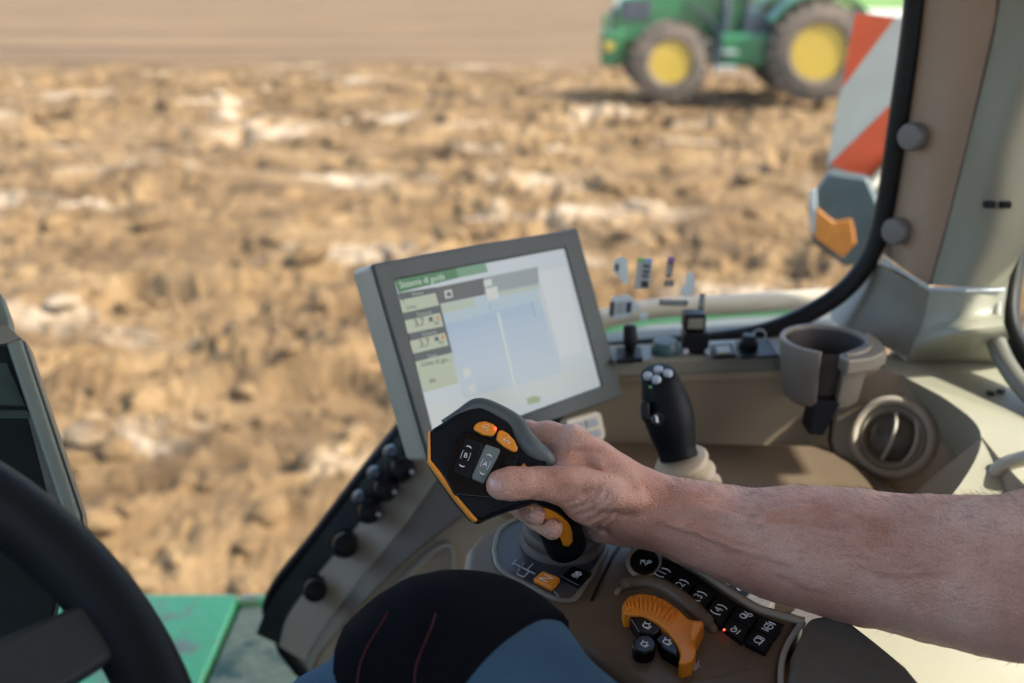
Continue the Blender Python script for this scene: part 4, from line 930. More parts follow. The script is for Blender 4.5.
# round key
q = MB(); o = CP_.px(644.5, 562, 0); q.tube([CP_.px(644.5 + 16 * math.cos(t), 562 + 15.5 * math.sin(t), .003) for t in np.linspace(0, 6.283, 41)[:-1]], .0022, 8, closed=True); q.build('key_ring', PANEL, AC, ang=60)
q = MB(); CP_.prism(q, [(644.5 + 15 * math.cos(t), 562 + 14.5 * math.sin(t)) for t in np.linspace(0, 6.283, 41)[:-1]], -.002, .0050); rk = q.build('round_key', BLACKG, AC, bevel=.001)
strokes(rk, 644.5, 562, .0054, [[(-.6, .1), (0, .5), (.3, .1)], [(0, .5), (-.1, -.4)], circ(.45, -.35, .22), [(-.5, -.4), (.2, -.4)]], s=.007)
c6 = lambda *q: [(600 + x / 4.655, 540 + y / 4.655) for x, y in q]
K6 = [(((285, 75), (378, 126), (322, 192), (238, 150)), (292, 152), '1'), (((384, 132), (452, 190), (398, 252), (330, 202)), (376, 206), '2'), (((458, 195), (547, 240), (488, 322), (414, 262)), (460, 262), '3'), (((553, 246), (627, 302), (566, 400), (490, 332)), (553, 324), '4')]
strip = c6((280, 66), (380, 118), (470, 180), (640, 295), (745, 350), (858, 392), (812, 458), (776, 522), (670, 474), (566, 408), (484, 334), (400, 262), (320, 200), (230, 152))
key(strip, BLACK, .0012, 'key_bed', .0006)
for poly, c_, t in K6:
    kk = key(c6(*poly), BLACK, .0048, 'number_key', .0014); u, v = c6(c_)[0]; glyph(kk, t, u, v, .0100, .0050)
    strokes(kk, u, v, .0050, [circ(0, 0, 1, -.75, .75, 7), circ(0, 0, 1, 3.14 - .75, 3.14 + .75, 7)], s=.0060, r=.0004)
sym = [[circ(-.3, .2, .45), circ(.45, -.3, .3), [(-.3, -.3), (.2, .6)], [(.5, .1), (.7, .6)]], [circ(-.1, .2, .35), [(-.6, -.5), (.4, -.5)], [(.3, -.1), (.7, .5)]], [circ(0, 0, .55), [(-.9, -.5), (-.9, .5)], [(.9, -.5), (.9, .5)], [(-.3, 0), (.3, 0)], [(.2, .3), (.6, .7)]], [circ(-.1, 0, .5), [(.1, .5), (.7, .5), (.7, -.4)], [(-.8, -.5), (.6, -.5)]]]
for (poly, c_), sy in zip([(((637, 310), (735, 355), (702, 402), (612, 352)), (680, 352)), (((608, 358), (698, 406), (664, 470), (575, 405)), (630, 420)), (((742, 358), (850, 396), (812, 450), (722, 405)), (785, 402)), (((716, 411), (808, 456), (770, 516), (674, 470)), (738, 466))], sym):
    kk = key(c6(*poly), BLACK, .0048, 'implement_key', .0014); u, v = c6(c_)[0]; strokes(kk, u, v, .0050, sy, s=.0056, r=.0004)
q = MB(); q.lathe(CP_.px(*c6((578, 420))[0], .0046), CP_.n, [(.0008, 0), (.0008, .0008), (0, .001)], 10); q.build('indicator', LED, AC)
# raised ridges round the dial and the outer rail
def ridge(pts, r, name, m=PANELD, h=.001):
    q = MB(); cl = catmull([CP_.px(u, v, h) for u, v in c6(*pts)], 40); q.tube(cl, r, 10); return q.build(name, m, AC, ang=180)
ridge([(92, 232), (140, 205), (230, 200), (320, 232), (400, 290), (465, 350), (512, 400), (540, 430)], [.002] * 3 + [.006] * 30 + [.004] * 5 + [.002] * 2, 'dial_ridge')
ridge([(285, 50), (400, 105), (500, 168), (640, 262), (740, 320), (850, 352), (950, 380)], .0032, 'back_rail', PANEL, .002)
ridge([(400, 662), (470, 650), (560, 640), (640, 618), (690, 600)], .0018, 'front_lip', PANELD, -.001)
ridge([(945, 385), (905, 435), (865, 505), (845, 580), (840, 700)], .0022, 'end_trim', mat('pale_rim', (.33, .32, .28), .4), .001)
# orange dial
q = MB(); outer = c6((103, 302), (130, 264), (190, 247), (255, 256), (320, 287), (370, 325), (412, 366), (440, 372), (478, 374), (484, 394), (462, 440), (440, 470), (448, 520), (430, 562), (385, 578), (366, 570))
inner = c6((376, 530), (362, 480), (320, 425), (270, 380), (200, 345), (113, 342))
CP_.prism(q, outer + inner, -.002, .0115); DI = q.build('dial', ORANGE, AC, bevel=.003)
q = MB()
for (x0, y0), (x1, y1) in zip(np.linspace((125, 290), (125, 290), 1), np.linspace((125, 335), (125, 335), 1)): pass
oc = catmull([(*p, 0) for p in c6((118, 292), (150, 265), (200, 258), (255, 267), (312, 294), (358, 328))], 12)[:, :2]; ic = catmull([(*p, 0) for p in c6((128, 338), (160, 338), (200, 341), (240, 356), (276, 376), (312, 408))], 12)[:, :2]
for a, b in zip(oc, ic * .85 + oc * .15): q.tube([CP_.px(*a, .0106), CP_.px(*(a * .5 + b * .5), .0122), CP_.px(*b, .0112)], .0012, 6)
q.build('rib', ORANGE, DI, ang=180)
q = MB(); lg = c6((425, 378), (476, 378), (480, 394), (438, 462), (418, 440)); CP_.prism(q, lg, .008, .0175); q.build('lug', ORANGE, DI, bevel=.003)
implement = [circ(0, 0, .5), [(-.5, -.2), (-.5, -.7), (.3, -.7)], [(.3, .5), (.7, .7)], [(.5, 0), (.8, -.2)]]
for poly, c_ in ((((135, 352), (198, 352), (240, 372), (290, 410), (248, 440), (182, 428)), (215, 398)), (((264, 452), (304, 424), (345, 468), (364, 510), (365, 545), (292, 502)), (310, 474))):
    kk = key(c6(*poly), BLACKG, .009, 'dial_key', .0015); strokes(kk, *c6(c_)[0], .0092, implement, s=.0048, r=.0004)
kk = key(c6(*[(205 + 55 * math.cos(t), 482 + 42 * math.sin(t)) for t in np.linspace(0, 6.283, 21)[:-1]]), BLACKG, .009, 'dial_key', .0015); strokes(kk, *c6((205, 484))[0], .0092, implement, s=.0042, r=.0004)
q = MB(); CP_.prism(q, c6((430, 600), (438, 580), (452, 572), (456, 560), (464, 562), (460, 578), (466, 586), (452, 596), (444, 608)), 0, .0008); q.build('hare_mark', GREYP, AC, smooth=False)
q = MB(); CP_.prism(q, c6((66, 240), (74, 226), (90, 222), (98, 236), (88, 250), (72, 252)), 0, .0012); q.build('tortoise_mark', PANEL, AC, smooth=False)
# arm pad
AP = MB(); padp = [(808, 614), (828, 612), (850, 618), (880, 641), (908, 664), (930, 690), (960, 740), (800, 760), (786, 690), (791, 652), (802, 628)]
b0 = [PZ(u, v, 2.066) for u, v in padp]; AP.prism([p + np.array([0, 0, -.11]) for p in b0], b0)
o = AP.build('arm_pad', mat('grey_pad', (.12, .122, .098), .6, var=.1, vscale=60, bump=.7, bscale=500), bevel=.012, seg=4)
tag(o, 'grained grey arm pad behind the key rows under the forearm', 'arm pad')

# ================================================================== STEERING WHEEL AND DASH
wn = nrm(.681 * RT + .609 * UP - .405 * FW); wc = P(-273, 824, .37)
SWH = thing('steering_wheel', 'thick black steering wheel rim with a grey spoke at the lower left', 'steering wheel', wc - wn * .05)
w1 = nrm(np.cross(wn, [0, 0, 1])); w2 = np.cross(wn, w1)
mb = MB(); mb.tube([wc + .19 * (math.cos(t) * w1 + math.sin(t) * w2) for t in np.linspace(0, 2 * math.pi, 97)[:-1]], .0185, 18, closed=True); mb.build('rim', SOFT, SWH, ang=180)
mb = MB(); mb.lathe(wc - wn * .03, wn, [(.05, -.1), (.055, 0), (.055, .02), (.045, .03), (0, .032)], 30); mb.build('hub', BLACK, SWH)
rm = P(112, 625, .542); rr_ = (rm - wc) - wn * ((rm - wc) @ wn); d1 = nrm(rr_)
for kx, an in enumerate((0, 2.1, 4.2)):
    d = d1 * math.cos(an) + np.cross(wn, d1) * math.sin(an); sdv = np.cross(wn, d)
    mb = MB(); a = wc + d * .04 - wn * .012; b = wc + d * .182 - wn * .002
    mb.prism([a + sdv * .022 - wn * .012, b + sdv * .017 - wn * .01, b - sdv * .017 - wn * .01, a - sdv * .022 - wn * .012], [a + sdv * .022 + wn * .008, b + sdv * .017 + wn * .008, b - sdv * .017 + wn * .008, a - sdv * .022 + wn * .008])
    mb.build('spoke', mat('spoke_grey', (.022, .025, .025), .5, var=.1, spec=.2), SWH, bevel=.004)
DA = thing('dash_cluster', 'dark instrument cluster with a grey green edge bar behind the steering wheel', 'dashboard', P(-40, 700, .8))
DP = Plane(P(30, 420, .80), nrm(.35 * RT + .2 * UP - FW), UP)
mb = MB(); DP.prism(mb, [(-160, 330), (8, 338), (66, 512), (56, 600), (30, 720), (-160, 720)], -.05, -.008); mb.build('cluster_back', mat('dash_dark', (.006, .011, .010), .45, var=.5, vscale=14, spec=.12), DA, bevel=.004)
mb = MB(); DP.prism(mb, [(4, 338), (21, 337), (80, 514), (84, 548), (70, 560), (62, 512)], -.045, .0); mb.build('edge_bar', mat('grey_green_bar', (.13, .155, .125), .4, var=.06), DA, bevel=.004)
mb = MB(); DP.prism(mb, [(21.5, 337), (26, 342), (83, 514), (86, 548), (81, 514)], -.045, -.004); DP.prism(mb, [(-160, 318), (8, 326), (21, 338), (4, 344), (-160, 338)], -.045, .001); mb.build('outer_trim', SLATE, DA, bevel=.002)
mb = MB(); DP.prism(mb, [(-160, 356), (6, 362), (24, 405), (-160, 402)], -.0078, -.005); DP.prism(mb, [(-160, 408), (26, 410), (30, 418), (-160, 418)], -.0078, -.003); mb.build('cluster_panel', mat('dash_green', (.022, .04, .03), .4, var=.4, vscale=30, spec=.2), DA)
mb = MB(); DP.prism(mb, [(26, 412), (34, 414), (58, 500), (50, 505)], -.0078, -.004); mb.build('seal_strip', mat('dash_grey', (.06, .075, .065), .4, var=.3, vscale=50), DA)
mb = MB(); DP.prism(mb, [(-30, 260), (-8, 280), (1, 305), (5, 335), (-30, 335)], -.08, -.05); mb.build('rear_post', mat('grey_green_bar', (.13, .155, .125), .4), DA, bevel=.003)
# ================================================================== DRIVER
from mathutils.bvhtree import BVHTree
SKIN = bpy.data.materials.new('skin'); SKIN.use_nodes = True
def _skin():
    n = SKIN.node_tree.nodes; l = SKIN.node_tree.links; b = n['Principled BSDF']
    tc = n.new('ShaderNodeTexCoord')
    def noise(sc, det, stretch=(1, 1, 1)):
        mp = n.new('ShaderNodeMapping'); mp.inputs['Scale'].default_value = stretch; l.new(tc.outputs['Object'], mp.inputs[0])
        q = n.new('ShaderNodeTexNoise'); q.inputs['Scale'].default_value = sc; q.inputs['Detail'].default_value = det; l.new(mp.outputs[0], q.inputs['Vector']); return q
    a = noise(19, 8); r = n.new('ShaderNodeValToRGB'); e = r.color_ramp.elements
    e[0].position = .3; e[0].color = (.50, .235, .155, 1); e[1].position = .7; e[1].color = (.68, .405, .30, 1); q = e.new(.5); q.color = (.59, .315, .22, 1)
    l.new(a.outputs[0], r.inputs[0])
    f = noise(700, 2); r2 = n.new('ShaderNodeValToRGB'); r2.color_ramp.elements[0].position = .3; r2.color_ramp.elements[0].color = (.82, .82, .82, 1); r2.color_ramp.elements[1].position = .65; r2.color_ramp.elements[1].color = (1.04, 1.04, 1.04, 1)
    l.new(f.outputs[0], r2.inputs[0]); mx = n.new('ShaderNodeMixRGB'); mx.blend_type = 'MULTIPLY'; mx.inputs[0].default_value = .8
    l.new(r.outputs[0], mx.inputs[1]); l.new(r2.outputs[0], mx.inputs[2])
    v = noise(45, 1, (.5, 1, 2)); r3 = n.new('ShaderNodeValToRGB'); r3.color_ramp.elements[0].position = .66; r3.color_ramp.elements[0].color = (0, 0, 0, 1); r3.color_ramp.elements[1].position = .80; r3.color_ramp.elements[1].color = (.7, .7, .7, 1)
    l.new(v.outputs[0], r3.inputs[0]); m2 = n.new('ShaderNodeMixRGB'); m2.inputs[2].default_value = (.40, .16, .12, 1); l.new(r3.outputs[0], m2.inputs[0]); l.new(mx.outputs[0], m2.inputs[1])
    l.new(m2.outputs[0], b.inputs['Base Color'])
    b.inputs['Roughness'].default_value = .48; b.inputs['Subsurface Weight'].default_value = .12; b.inputs['Subsurface Radius'].default_value = (1, .35, .2); b.inputs['Subsurface Scale'].default_value = .004
    g = noise(420, 5, (.8, 1.3, 1)); g2 = n.new('ShaderNodeTexVoronoi'); g2.inputs['Scale'].default_value = 650; l.new(tc.outputs['Object'], g2.inputs['Vector'])
    ad = n.new('ShaderNodeMath'); ad.operation = 'ADD'; l.new(g.outputs[0], ad.inputs[0]); l.new(g2.outputs['Distance'], ad.inputs[1])
    bp = n.new('ShaderNodeBump'); bp.inputs['Strength'].default_value = .7; bp.inputs['Distance'].default_value = .0009; l.new(ad.outputs[0], bp.inputs['Height']); l.new(bp.outputs[0], b.inputs['Normal'])
_skin()
PE = thing('person', 'driver in jeans with a black knee patch, bare right forearm reaching to the control lever', 'person', (.45, .25, 1.25))
A = SDF()
# forearm and upper arm
SHO = np.array([.50, .43, 2.36]); ELB = P(1032, 577, .645)
fa = [P(640, 508, .783), P(680, 519, .773), P(720, 531, .762), P(760, 540, .75), P(800, 547, .738), P(860, 556.5, .718), P(940, 569, .685), P(1000, 577, .66), ELB]
fr_ = [.0215, .0235, .0285, .0340, .0395, .0435, .0455, .0450, .044]
A.chain(fa, fr_, .02); A.cap(ELB, ELB * .5 + SHO * .5, .044, .052, .03); A.cap(ELB * .5 + SHO * .5, SHO, .054, .058, .03)
A.cap(P(628, 502, .768), P(700, 521, .757), .022, .023, .02); A.cap(P(640, 512, .795), P(720, 530, .775), .020, .024, .02)
# wrist to knuckles
W = (626, 498)
A.cap(P(634, 496, .772), P(573, 440.5, .752), .0195, .0122, .016)
A.cap(P(636, 503, .785), P(578, 452, .776), .020, .0125, .014)
A.cap(P(636, 509, .793), P(584, 467, .797), .019, .012, .014)
A.cap(P(634, 516, .797), P(592, 484, .813), .018, .011, .014)
A.cap(P(634, 508, .772), P(592, 494, .744), .0225, .0205, .016); A.cap(P(592, 494, .744), P(562, 485, .722), .0205, .0125, .016)   # ball of the thumb
A.cap(P(640, 520, .792), P(602, 526, .788), .0175, .0140, .014)                                                                      # heel
A.cap(P(568, 452, .746), P(563, 473, .732), .0085, .0095, .016)                                                                      # web
A.cap(P(585, 470, .760), P(605, 490, .765), .018, .02, .016)
# thumb
A.cap(P(562, 485, .722), P(541, 483.5, .7105), .0120, .0108, .008); A.cap(P(541, 483.5, .7105), P(519, 482.5, .7025), .0104, .0110, .006)
A.cap(P(519, 482.5, .7025), P(507, 484, .7005), .0110, .0104, .005); A.cap(P(507, 484, .7005), P(499.5, 485, .6995), .0104, .0098, .005)
# index finger wrapping behind the lobe
A.chain([P(573, 440.5, .752), P(548, 436, .762), P(527, 435, .768)], [.0120, .0104, .0105], .006)
A.chain([P(527, 434, .768), P(506, 450, .775), P(494, 468, .770)], [.0105, .0095, .0085], .004)
A.chain([P(578, 452, .776), P(536, 462, .803), P(511, 492, .795), P(517, 501, .755), P(534.5, 514, .727)], [.0122, .0112, .0100, .0092, .0080], .0015)
A.chain([P(584, 467, .797), P(545, 478, .822), P(524, 508, .803), P(537, 519, .757), P(552, 529, .731)], [.0118, .0106, .0094, .0086, .0078], .0015)
A.chain([P(592, 484, .813), P(562, 500, .828), P(548, 522, .812), P(558, 530, .785)], [.011, .0095, .0085, .008], .003)
def trace(u, v, t0=.55):
    r = ray(u, v); q = CAM + r * t0
    for _ in range(80):
        dd = A.ev(q[None])[0]
        if dd < .0003: break
        q = q + nrm(r) * min(dd, .02) * .8
    return q
for vein, rad in (([(690, 509), (722, 514), (752, 524), (792, 526), (830, 533), (880, 530)], .0017), ([(660, 520), (700, 533), (740, 548), (790, 562)], .0016), ([(752, 524), (778, 512), (815, 507)], .0013), ([(850, 560), (900, 572), (950, 566)], .0016), ([(596, 462), (616, 476), (640, 488)], .0014), ([(590, 455), (606, 474), (618, 492)], .0012)):
    c_ = [trace(u, v) for u, v in vein]; c_ = catmull(c_, 4 * len(c_))
    c_ = [p + FW * rad * .35 for p in c_]
    A.chain(c_, [rad] * len(c_), .004)
for tend, rad in (([(556, 478), (580, 478), (604, 484), (628, 492)], .0034), ([(573, 436), (592, 450), (612, 466), (634, 482)], .0036), ([(600, 500), (616, 500), (640, 502)], .003)):
    c_ = catmull([trace(u, v) + FW * rad * .7 for u, v in tend], 12); A.chain(list(c_), [rad] * 12, .010)
grooves = []
def gro(px, d, w, dep): grooves.append((np.array([P(u, v, d) for u, v in px]), w, dep))
for x, dd in ((512.5, .0004), (516, .0011), (520, .0012), (524, .0009), (528, .0004)): gro([(x + 1.5, 466), (x - 1, 473), (x - 1.5, 480), (x, 488), (x + 1.5, 495)], .690, .0011, dd)
for pts in ([(573, 508), (585, 505), (594, 497), (599, 488)], [(580, 515), (592, 511), (601, 503), (607, 492)], [(588, 521), (599, 516), (608, 508), (613, 498)], [(597, 526), (607, 520), (615, 512)], [(604, 531), (614, 524), (621, 515)], [(566, 503), (577, 499), (584, 492)]): gro(pts, .742, .0016, .0019)
for pts in ([(556, 432), (558, 442), (556, 452)], [(562, 430), (566, 442), (562, 455)]): gro(pts, .742, .002, .0008)
for pts in ([(527, 512), (531, 509)], [(541, 521), (545, 517)]): gro(pts, .745, .0012, .0008)
def post(q, d):
    near = np.nonzero(np.abs(d) < .006)[0]
    if len(near):
        x = q[near]; dd = d[near].copy()
        dd += .0011 * fbm(x[:, 0] * 38, x[:, 1] * 38, x[:, 2] * 38, 3, 21) + .00030 * fbm(x[:, 0] * 210, x[:, 1] * 210, x[:, 2] * 210, 2, 25)
        for pts, wd, dep in grooves:
            c = pts.mean(0); s = np.nonzero(np.linalg.norm(x - c, axis=1) < .06)[0]
            if not len(s): continue
            y = x[s]; best = np.full(len(s), 1.0)
            # distance to the crease measured as seen across the skin, so it follows the surface
            rel = y - CAM; dep_ = rel @ FW; yu = np.stack([(rel @ RT) / dep_, (rel @ UP) / dep_], 1)
            pr = pts - CAM; pd = pr @ FW; pu = np.stack([(pr @ RT) / pd, (pr @ UP) / pd], 1)
            for i in range(len(pu) - 1):
                a, b = pu[i], pu[i + 1]; ab = b - a; t = np.clip((y * 0 + 0)[:, 0] + ((yu - a) @ ab) / (ab @ ab), 0, 1)
                best = np.minimum(best, np.linalg.norm(yu - a - t[:, None] * ab, axis=1) * pd[i])
            front = np.abs(dep_ - pd.mean()) < .035
            dd[s] += np.where(front, dep * np.exp(-(best / wd) ** 2), 0)
        d = d.copy(); d[near] = dd
    return d
A.post = post
Va, Fa = A.mesh(.0017, 8)
# torso, head, left arm and legs at a coarser step, overlapping the arm inside the sleeve
B = SDF(); SL = np.array([.50, .0, 2.36]); HIP = np.array([.42, .22, 1.86])
B.cap(HIP + [0, .09, 0], HIP - [0, .09, 0], .11, .11, .05); B.cap(HIP, (.50, .215, 2.24), .13, .15, .08); B.cap((.50, .10, 2.30), (.50, .33, 2.30), .095, .095, .06)
B.cap((.51, .06, 2.37), (.51, .38, 2.37), .055, .055, .06); B.cap(SHO, SHO + [-.05, .03, -.06], .058, .056, .04)
B.cap((.505, .215, 2.36), (.48, .215, 2.50), .058, .055, .04); B.cap((.47, .215, 2.63), (.45, .215, 2.57), .088, .07, .04); B.cap((.42, .215, 2.54), (.40, .215, 2.52), .05, .035, .03)
B.cap((.375, .215, 2.605), (.362, .215, 2.578), .012, .016, .02)
for s in (-1, 1): B.cap((.47, .215 + s * .083, 2.615), (.475, .215 + s * .09, 2.585), .014, .012, .008)
LE = np.array([.28, -.07, 2.14]); LH = np.array([.06, .06, 2.11])
B.cap(SL, LE, .055, .045, .03); B.cap(LE, LH, .045, .028, .02); B.cap(LH, LH + [-.05, .03, .0], .03, .028, .015)
for i, off in enumerate((-.03, -.01, .01, .028)): B.chain([LH + [-.06, .03 + off, .0], LH + [-.11, .05 + off, -.005], LH + [-.13, .055 + off, -.03]], [.011, .010, .008], .004)
B.chain([LH + [-.02, .05, .01], LH + [-.05, .085, .005], LH + [-.08, .095, -.01]], [.013, .011, .009], .006)
KN = P(458, 700, .62); TH = P(612, 848, .55)
HR = np.array([.37, .36, 1.92]); AN = np.array([-.55, .55, 1.66]); HL = np.array([.37, .10, 1.92]); KL = np.array([-.06, .10, 2.02]); ANL = np.array([-.2, .10, 1.62])
def legs(S, g):
    S.cap(HR, TH, .085 + g, .072 + g, .04); S.cap(TH, KN, .072 + g, .060 + g, .03); S.cap(KN, KN * .5 + AN * .5, .060 + g, .064 + g, .03); S.cap(KN * .5 + AN * .5, AN, .064 + g, .042 + g, .03)
    S.cap(HL, KL, .085 + g, .064 + g, .04); S.cap(KL, KL * .5 + ANL * .5, .062 + g, .058 + g, .03); S.cap(KL * .5 + ANL * .5, ANL, .058 + g, .04 + g, .03)
legs(B, -.008)
Vb, Fb = B.mesh(.007, 5)
# keep the coarse mesh out of the fine arm
def bodymesh():
    V = np.vstack([Va, Vb]); Fq = np.vstack([Fa, Fb + len(Va)])
    return np_mesh('body', V, Fq)
me = bodymesh(); body = link('body', me, SKIN, PE, ang=180)
bv = BVHTree.FromPolygons([Vector(v) for v in Va], [tuple(f) for f in Fa.tolist()])
def hit(bvh, u, v, off=0.0):
    r = nrm(ray(u, v)); h = bvh.ray_cast(Vector(CAM), Vector(r))
    if h[0] is None: return None
    n = h[1] if h[1].dot(Vector(r)) < 0 else -h[1]
    return np.array(h[0] + n * off)
NAIL = mat('nail', (.52, .285, .225), .34, var=.06, vscale=200, coat=.2)
def nail(cu, cv, ru, rv, rot):
    n = 13; c, s = math.cos(rot), math.sin(rot); top = []; bot = []
    for i in range(n):
        for j in range(n):
            x, y = 2 * i / (n - 1) - 1, 2 * j / (n - 1) - 1
            X = x * math.sqrt(max(0, 1 - .42 * y * y)); Y = y * math.sqrt(max(0, 1 - .42 * x * x))
            u, v = cu + (X * ru * c - Y * rv * s), cv + (X * ru * s + Y * rv * c)
            e = max(abs(x), abs(y)); h = hit(bv, u, v, .0006 if e < .99 else -.0003)
            if h is None: return
            top.append(h)
    fs = [(i * n + j, (i + 1) * n + j, (i + 1) * n + j + 1, i * n + j + 1) for i in range(n - 1) for j in range(n - 1)]
    q = MB(); q.add(top, fs); q.build('nail', NAIL, PE, ang=180)
nail(495, 485, 7.6, 7.8, .08)
nail(550, 530, 4.6, 3.4, .75)
nail(532, 515, 4.4, 3.2, .75)
# fine arm hair
vn = np.zeros_like(Va); tri = np.cross(Va[Fa[:, 1]] - Va[Fa[:, 0]], Va[Fa[:, 2]] - Va[Fa[:, 0]])
for c_ in range(4): np.add.at(vn, Fa[:, c_], tri)
vn /= np.linalg.norm(vn, axis=1)[:, None] + 1e-12
ctr = fa[0] * .3 + fa[5] * .7
if np.mean(np.einsum('ij,ij->i', vn, Va - ctr)[np.linalg.norm(Va - ctr, axis=1) < .05]) < 0: vn = -vn
axd = nrm(fa[-1] - fa[0]); tpos = (Va - fa[0]) @ axd
ok = np.nonzero((tpos > .03) & (tpos < .30))[0]
up = vn[ok] @ np.array([0, .3, .95]); ok = ok[rng.random(len(ok)) < np.clip(up * .7 + .35, .05, 1)]
pick = rng.choice(ok, min(3200, len(ok)), replace=False)
hv, hf = [], []
for i in pick:
    p = Va[i]; n = vn[i]; d = -axd * (.5 + .3 * rng.random()) + n * (.35 + .25 * rng.random()) + rng.normal(0, .22, 3) + np.array([0, .25, -.25]); d = nrm(d); L = .005 + .007 * rng.random()
    s = nrm(np.cross(d, rng.normal(0, 1, 3))) * .00008; t = np.cross(d, s); q = p - n * .0004
    mid = q + d * L * .6; tip = q + d * L - n * L * .12; o = len(hv)
    hv += [q + s, q - .5 * s + .87 * t, q - .5 * s - .87 * t, mid + s * .7, mid - .35 * s + .6 * t, mid - .35 * s - .6 * t, tip]
    for a, b in ((0, 1), (1, 2), (2, 0)): hf += [(o + a, o + b, o + 3 + b), (o + a, o + 3 + b, o + 3 + a), (o + 3 + a, o + 3 + b, o + 6)]
o = link('arm_hair', np_mesh('arm_hair', np.array(hv), np.array(hf)), mat('arm_hair', (.13, .085, .055), .5), PE, ang=180); o['kind'] = 'stuff'
# clothes
def weave(name, c, c2, bscale):
    return mat(name, c, .9, vscale=9, col2=c2, thr=(.3, .7), bump=.5, bscale=bscale, spec=.05)
DEN = weave('denim', (.035, .075, .12), (.075, .14, .20), 900)
BLK = weave('black_twill', (.0035, .004, .006), (.006, .0068, .0095), 1400)
J = SDF(); legs(J, .006); J.cap(HIP + [0, .09, -.01], HIP - [0, .09, .01], .125, .125, .05)
def folds(sc, amp, seed):
    def f(q, d):
        s = np.abs(d) < .03; x = q[s]
        e = amp * fbm(x[:, 0] * sc + 3 * vnoise(x[:, 1] * 6, x[:, 2] * 6), x[:, 1] * sc * .6, x[:, 2] * sc, 3, seed)
        d = d.copy(); d[s] += e; return d
    return f
J.post = folds(13, .0075, 51); Vj, Fj = J.mesh(.0045, 6)
link('jeans', np_mesh('jeans', Vj, Fj), DEN, PE, ang=180)
K = SDF(); g = .0105
K.cap(TH, KN, .072 + g, .060 + g, .03); K.cap(KN, KN * .5 + AN * .5, .060 + g, .056 + g, .03)
ta = nrm(TH - KN); sa = nrm(AN - KN); fj = folds(13, .0075, 51)
def kpost(q, d):
    d = fj(q, d); e1 = (q - KN) @ ta; e2 = (q - KN) @ sa
    sw = .012 * np.sin((q @ UP) * 30)
    c = np.maximum(e1 - (.018 + sw), e2 - .030)
    return np.maximum(d, c)
K.post = kpost; Vk, Fk = K.mesh(.0035, 6)
kp_ = link('knee_patch', np_mesh('knee_patch', Vk, Fk), BLK, PE, ang=50)
kb_ = BVHTree.FromPolygons([Vector(v) for v in Vk], [tuple(f) for f in Fk.tolist()])
c8b = lambda *q: [(280 + x / 2.695, 560 + y / 2.695) for x, y in q]
mb = MB()
for pts in (c8b((290, 143), (276, 168), (262, 190), (235, 235), (216, 285), (207, 345)), c8b((420, 145), (408, 182), (396, 210), (375, 262), (365, 300), (362, 345))):
    cl = [hit(kb_, *p[:2], .0003) for p in catmull([(*p, 0) for p in pts], 36)]; cl = [p for p in cl if p is not None]
    mb = MB()
    for i in range(0, len(cl) - 2, 2): mb.tube([cl[i], cl[i + 1], cl[i + 1] * .3 + cl[i + 2] * .7], .00040, 5)
    mb.build('stitching', mat('red_thread', (.085, .008, .01), .7), kp_)
S = SDF(); g = .012
S.cap(HIP + [0, .09, .04], HIP - [0, .09, -.04], .112 + g, .112 + g, .05); S.cap(HIP, (.50, .215, 2.24), .13 + g, .15 + g, .08); S.cap((.50, .10, 2.30), (.50, .33, 2.30), .095 + g, .095 + g, .06)
S.cap((.51, .06, 2.37), (.51, .38, 2.37), .055 + g, .055 + g, .06); S.cap(SHO, SHO * .45 + ELB * .55, .062 + g, .062 + g, .04); S.cap(SL, SL * .45 + LE * .55, .06 + g, .06 + g, .04)
def spost(q, d):
    d = folds(13, .005, 61)(q, d)
    a = nrm(ELB - SHO); b = nrm(LE - SL)
    c = np.maximum(np.where(q[:, 1] > .35, (q - SHO) @ a - .165, -1), np.where(q[:, 1] < .08, (q - SL) @ b - .16, -1))
    c = np.maximum(c, q[:, 2] - 2.452 - (q[:, 0] - .5) * .25); return np.maximum(d, c)
S.post = spost; Vs, Fs = S.mesh(.007, 5)
link('shirt', np_mesh('shirt', Vs, Fs), weave('navy_cotton', (.015, .02, .035), (.02, .028, .045), 900), PE, ang=60)
H = SDF(); H.cap((.475, .215, 2.64), (.485, .215, 2.62), .094, .09, .03)
H.post = lambda q, d: np.maximum(d + .004 * fbm(q[:, 0] * 60, q[:, 1] * 60, q[:, 2] * 25, 3, 5), -(q[:, 2] - 2.665 + (q[:, 0] - .42) * .9))
Vh, Fh = H.mesh(.006, 5); link('hair', np_mesh('hair', Vh, Fh), mat('brown_hair', (.06, .04, .025), .6), PE, ang=70)
for nm, rad, xo, m in (('eye', .012, .391, mat('eye_white', (.7, .68, .65), .2)), ):
    for s in (-1, 1):
        q = MB(); q.lathe((xo + .008, .215 + s * .032, 2.625), (-1, 0, 0), [(.012, 0), (.0105, .006), (.006, .0102), (0, .012)], 16); e = q.build(nm, m, PE, ang=180)
        q = MB(); q.lathe((xo - .0035, .215 + s * .032, 2.625), (-1, 0, 0), [(.0055, 0), (.004, .0012), (0, .0018)], 14); q.build('iris', mat('iris', (.05, .035, .02), .1), e)
q = MB(); q.tube([(.372, .190, 2.535), (.366, .203, 2.538), (.364, .215, 2.537), (.366, .227, 2.538), (.372, .240, 2.535)], [.002, .0045, .005, .0045, .002], 8); q.build('mouth', mat('lips', (.40, .17, .14), .4), PE, ang=180)
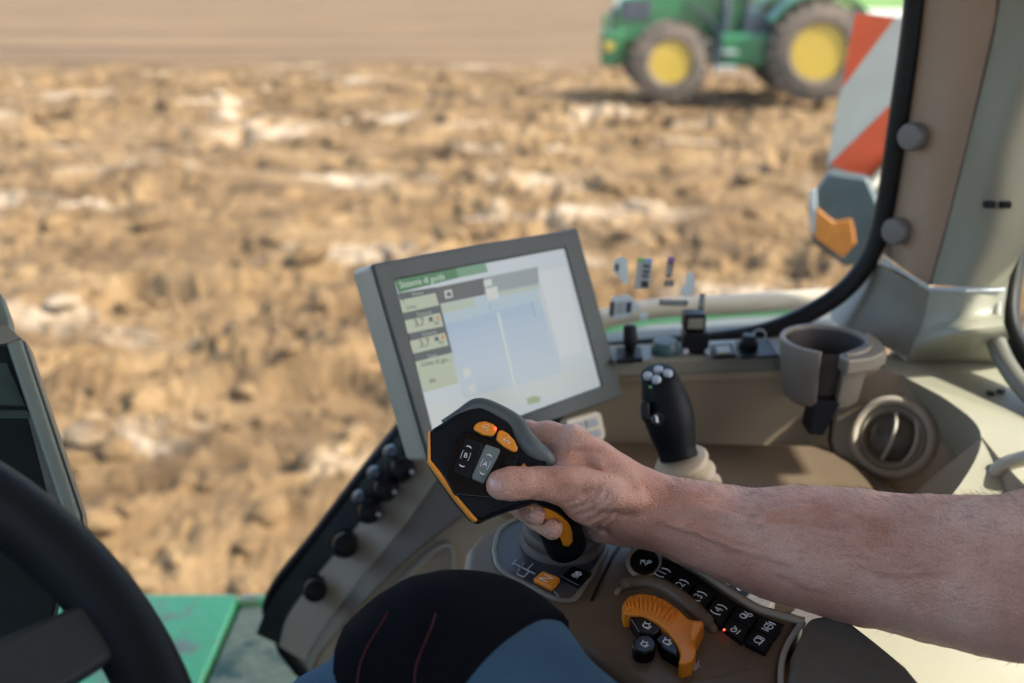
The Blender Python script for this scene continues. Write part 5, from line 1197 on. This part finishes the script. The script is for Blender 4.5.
for AAN in (AN, ANL):
    q = MB(); d = np.array([-1, 0, 0.0]); o = AAN + np.array([0, 0, -.01])
    q.tube([o + np.array([.02, 0, .06]), o, o + np.array([-.0, 0, -.05])], [.058, .06, .056], 14); q.tube([o + np.array([.05, 0, -.06]), o + np.array([-.08, 0, -.06]), o + np.array([-.17, 0, -.075])], [.045, .046, .036], 14); q.build('boot', mat('boot_leather', (.03, .022, .016), .6, var=.2), PE, ang=60)
# ================================================================== CAB SHELL
LIN = mat('roof_lining', (.55, .52, .46), .8, var=.05)
def shell(name, boxes, m, label, cat_, bev=.01):
    mb = MB()
    for c, h in boxes: mb.box(c, h)
    return tag(mb.build(name, m, bevel=bev), label, cat_)
XH, ZH = 1.2, 2.75
shell('cab_roof', [((.05, .27, 3.02), (1.25, .98, .07))], LIN, 'flat cab roof overhead with a pale lining', 'roof')
shell('rear_header_gobo', [((XH + .02, .27, 2.915), (.02, .95, .033)), ((XH + .02, .945, 2.868), (.0195, .275, .016))], LIN, 'unseen beam above the rear window with an added corner block shaping the sun', 'beam')  # corner block added out of view to shape the shadow edge on the shelf
shell('side_header', [((-.1, 1.18, 2.87), (1.1, .035, .075))], LIN, 'beam above the side window', 'beam')
shell('rear_wall', [((XH + .05, .27, 1.55), (.04, .9, .36))], PANEL, 'low wall below the rear window', 'wall')
shell('cab_floor', [((0, .25, 1.18), (1.15, .86, .03))], mat('floor_mat', (.08, .075, .07), .8, var=.2), 'black cab floor mat', 'floor')
shell('left_door_sill', [((-.1, -.66, 1.45), (1.1, .03, .26))], PANEL, 'low sill of the left door', 'sill')
shell('lower_wall', [((.2, 1.13, 1.30), (1.0, .02, .10))], PANEL, 'lower side wall under the side panel', 'wall')
shell('front_cowl', [((-.98, .27, 1.65), (.12, .9, .45))], BLACK, 'low black front cowl below the windscreen', 'cowl')
for y_, l_ in ((-.66, 'left rear cab post'), (1.2, 'right rear cab post')):
    shell('cab_post', [((XH + .05, y_, 2.4), (.04, .035, .54))], PILLAR, l_ + ' beside the rear window', 'post')
st = thing('driver_seat', 'dark fabric driver seat behind the person', 'seat', (.5, .25, 1.25))
FAB = mat('seat_fabric', (.035, .04, .04), .9, var=.2, vscale=80, bump=.5, bscale=900)
mb = MB(); mb.box((.34, .22, 1.69), (.25, .24, .055)); mb.build('cushion', FAB, st, bevel=.04)
mb = MB(); mb.box((.755, .215, 2.1), (.065, .23, .36)); mb.build('backrest', FAB, st, bevel=.05)
mb = MB(); mb.box((.4, .22, 1.42), (.18, .18, .21)); mb.build('base', BLACK, st, bevel=.02)
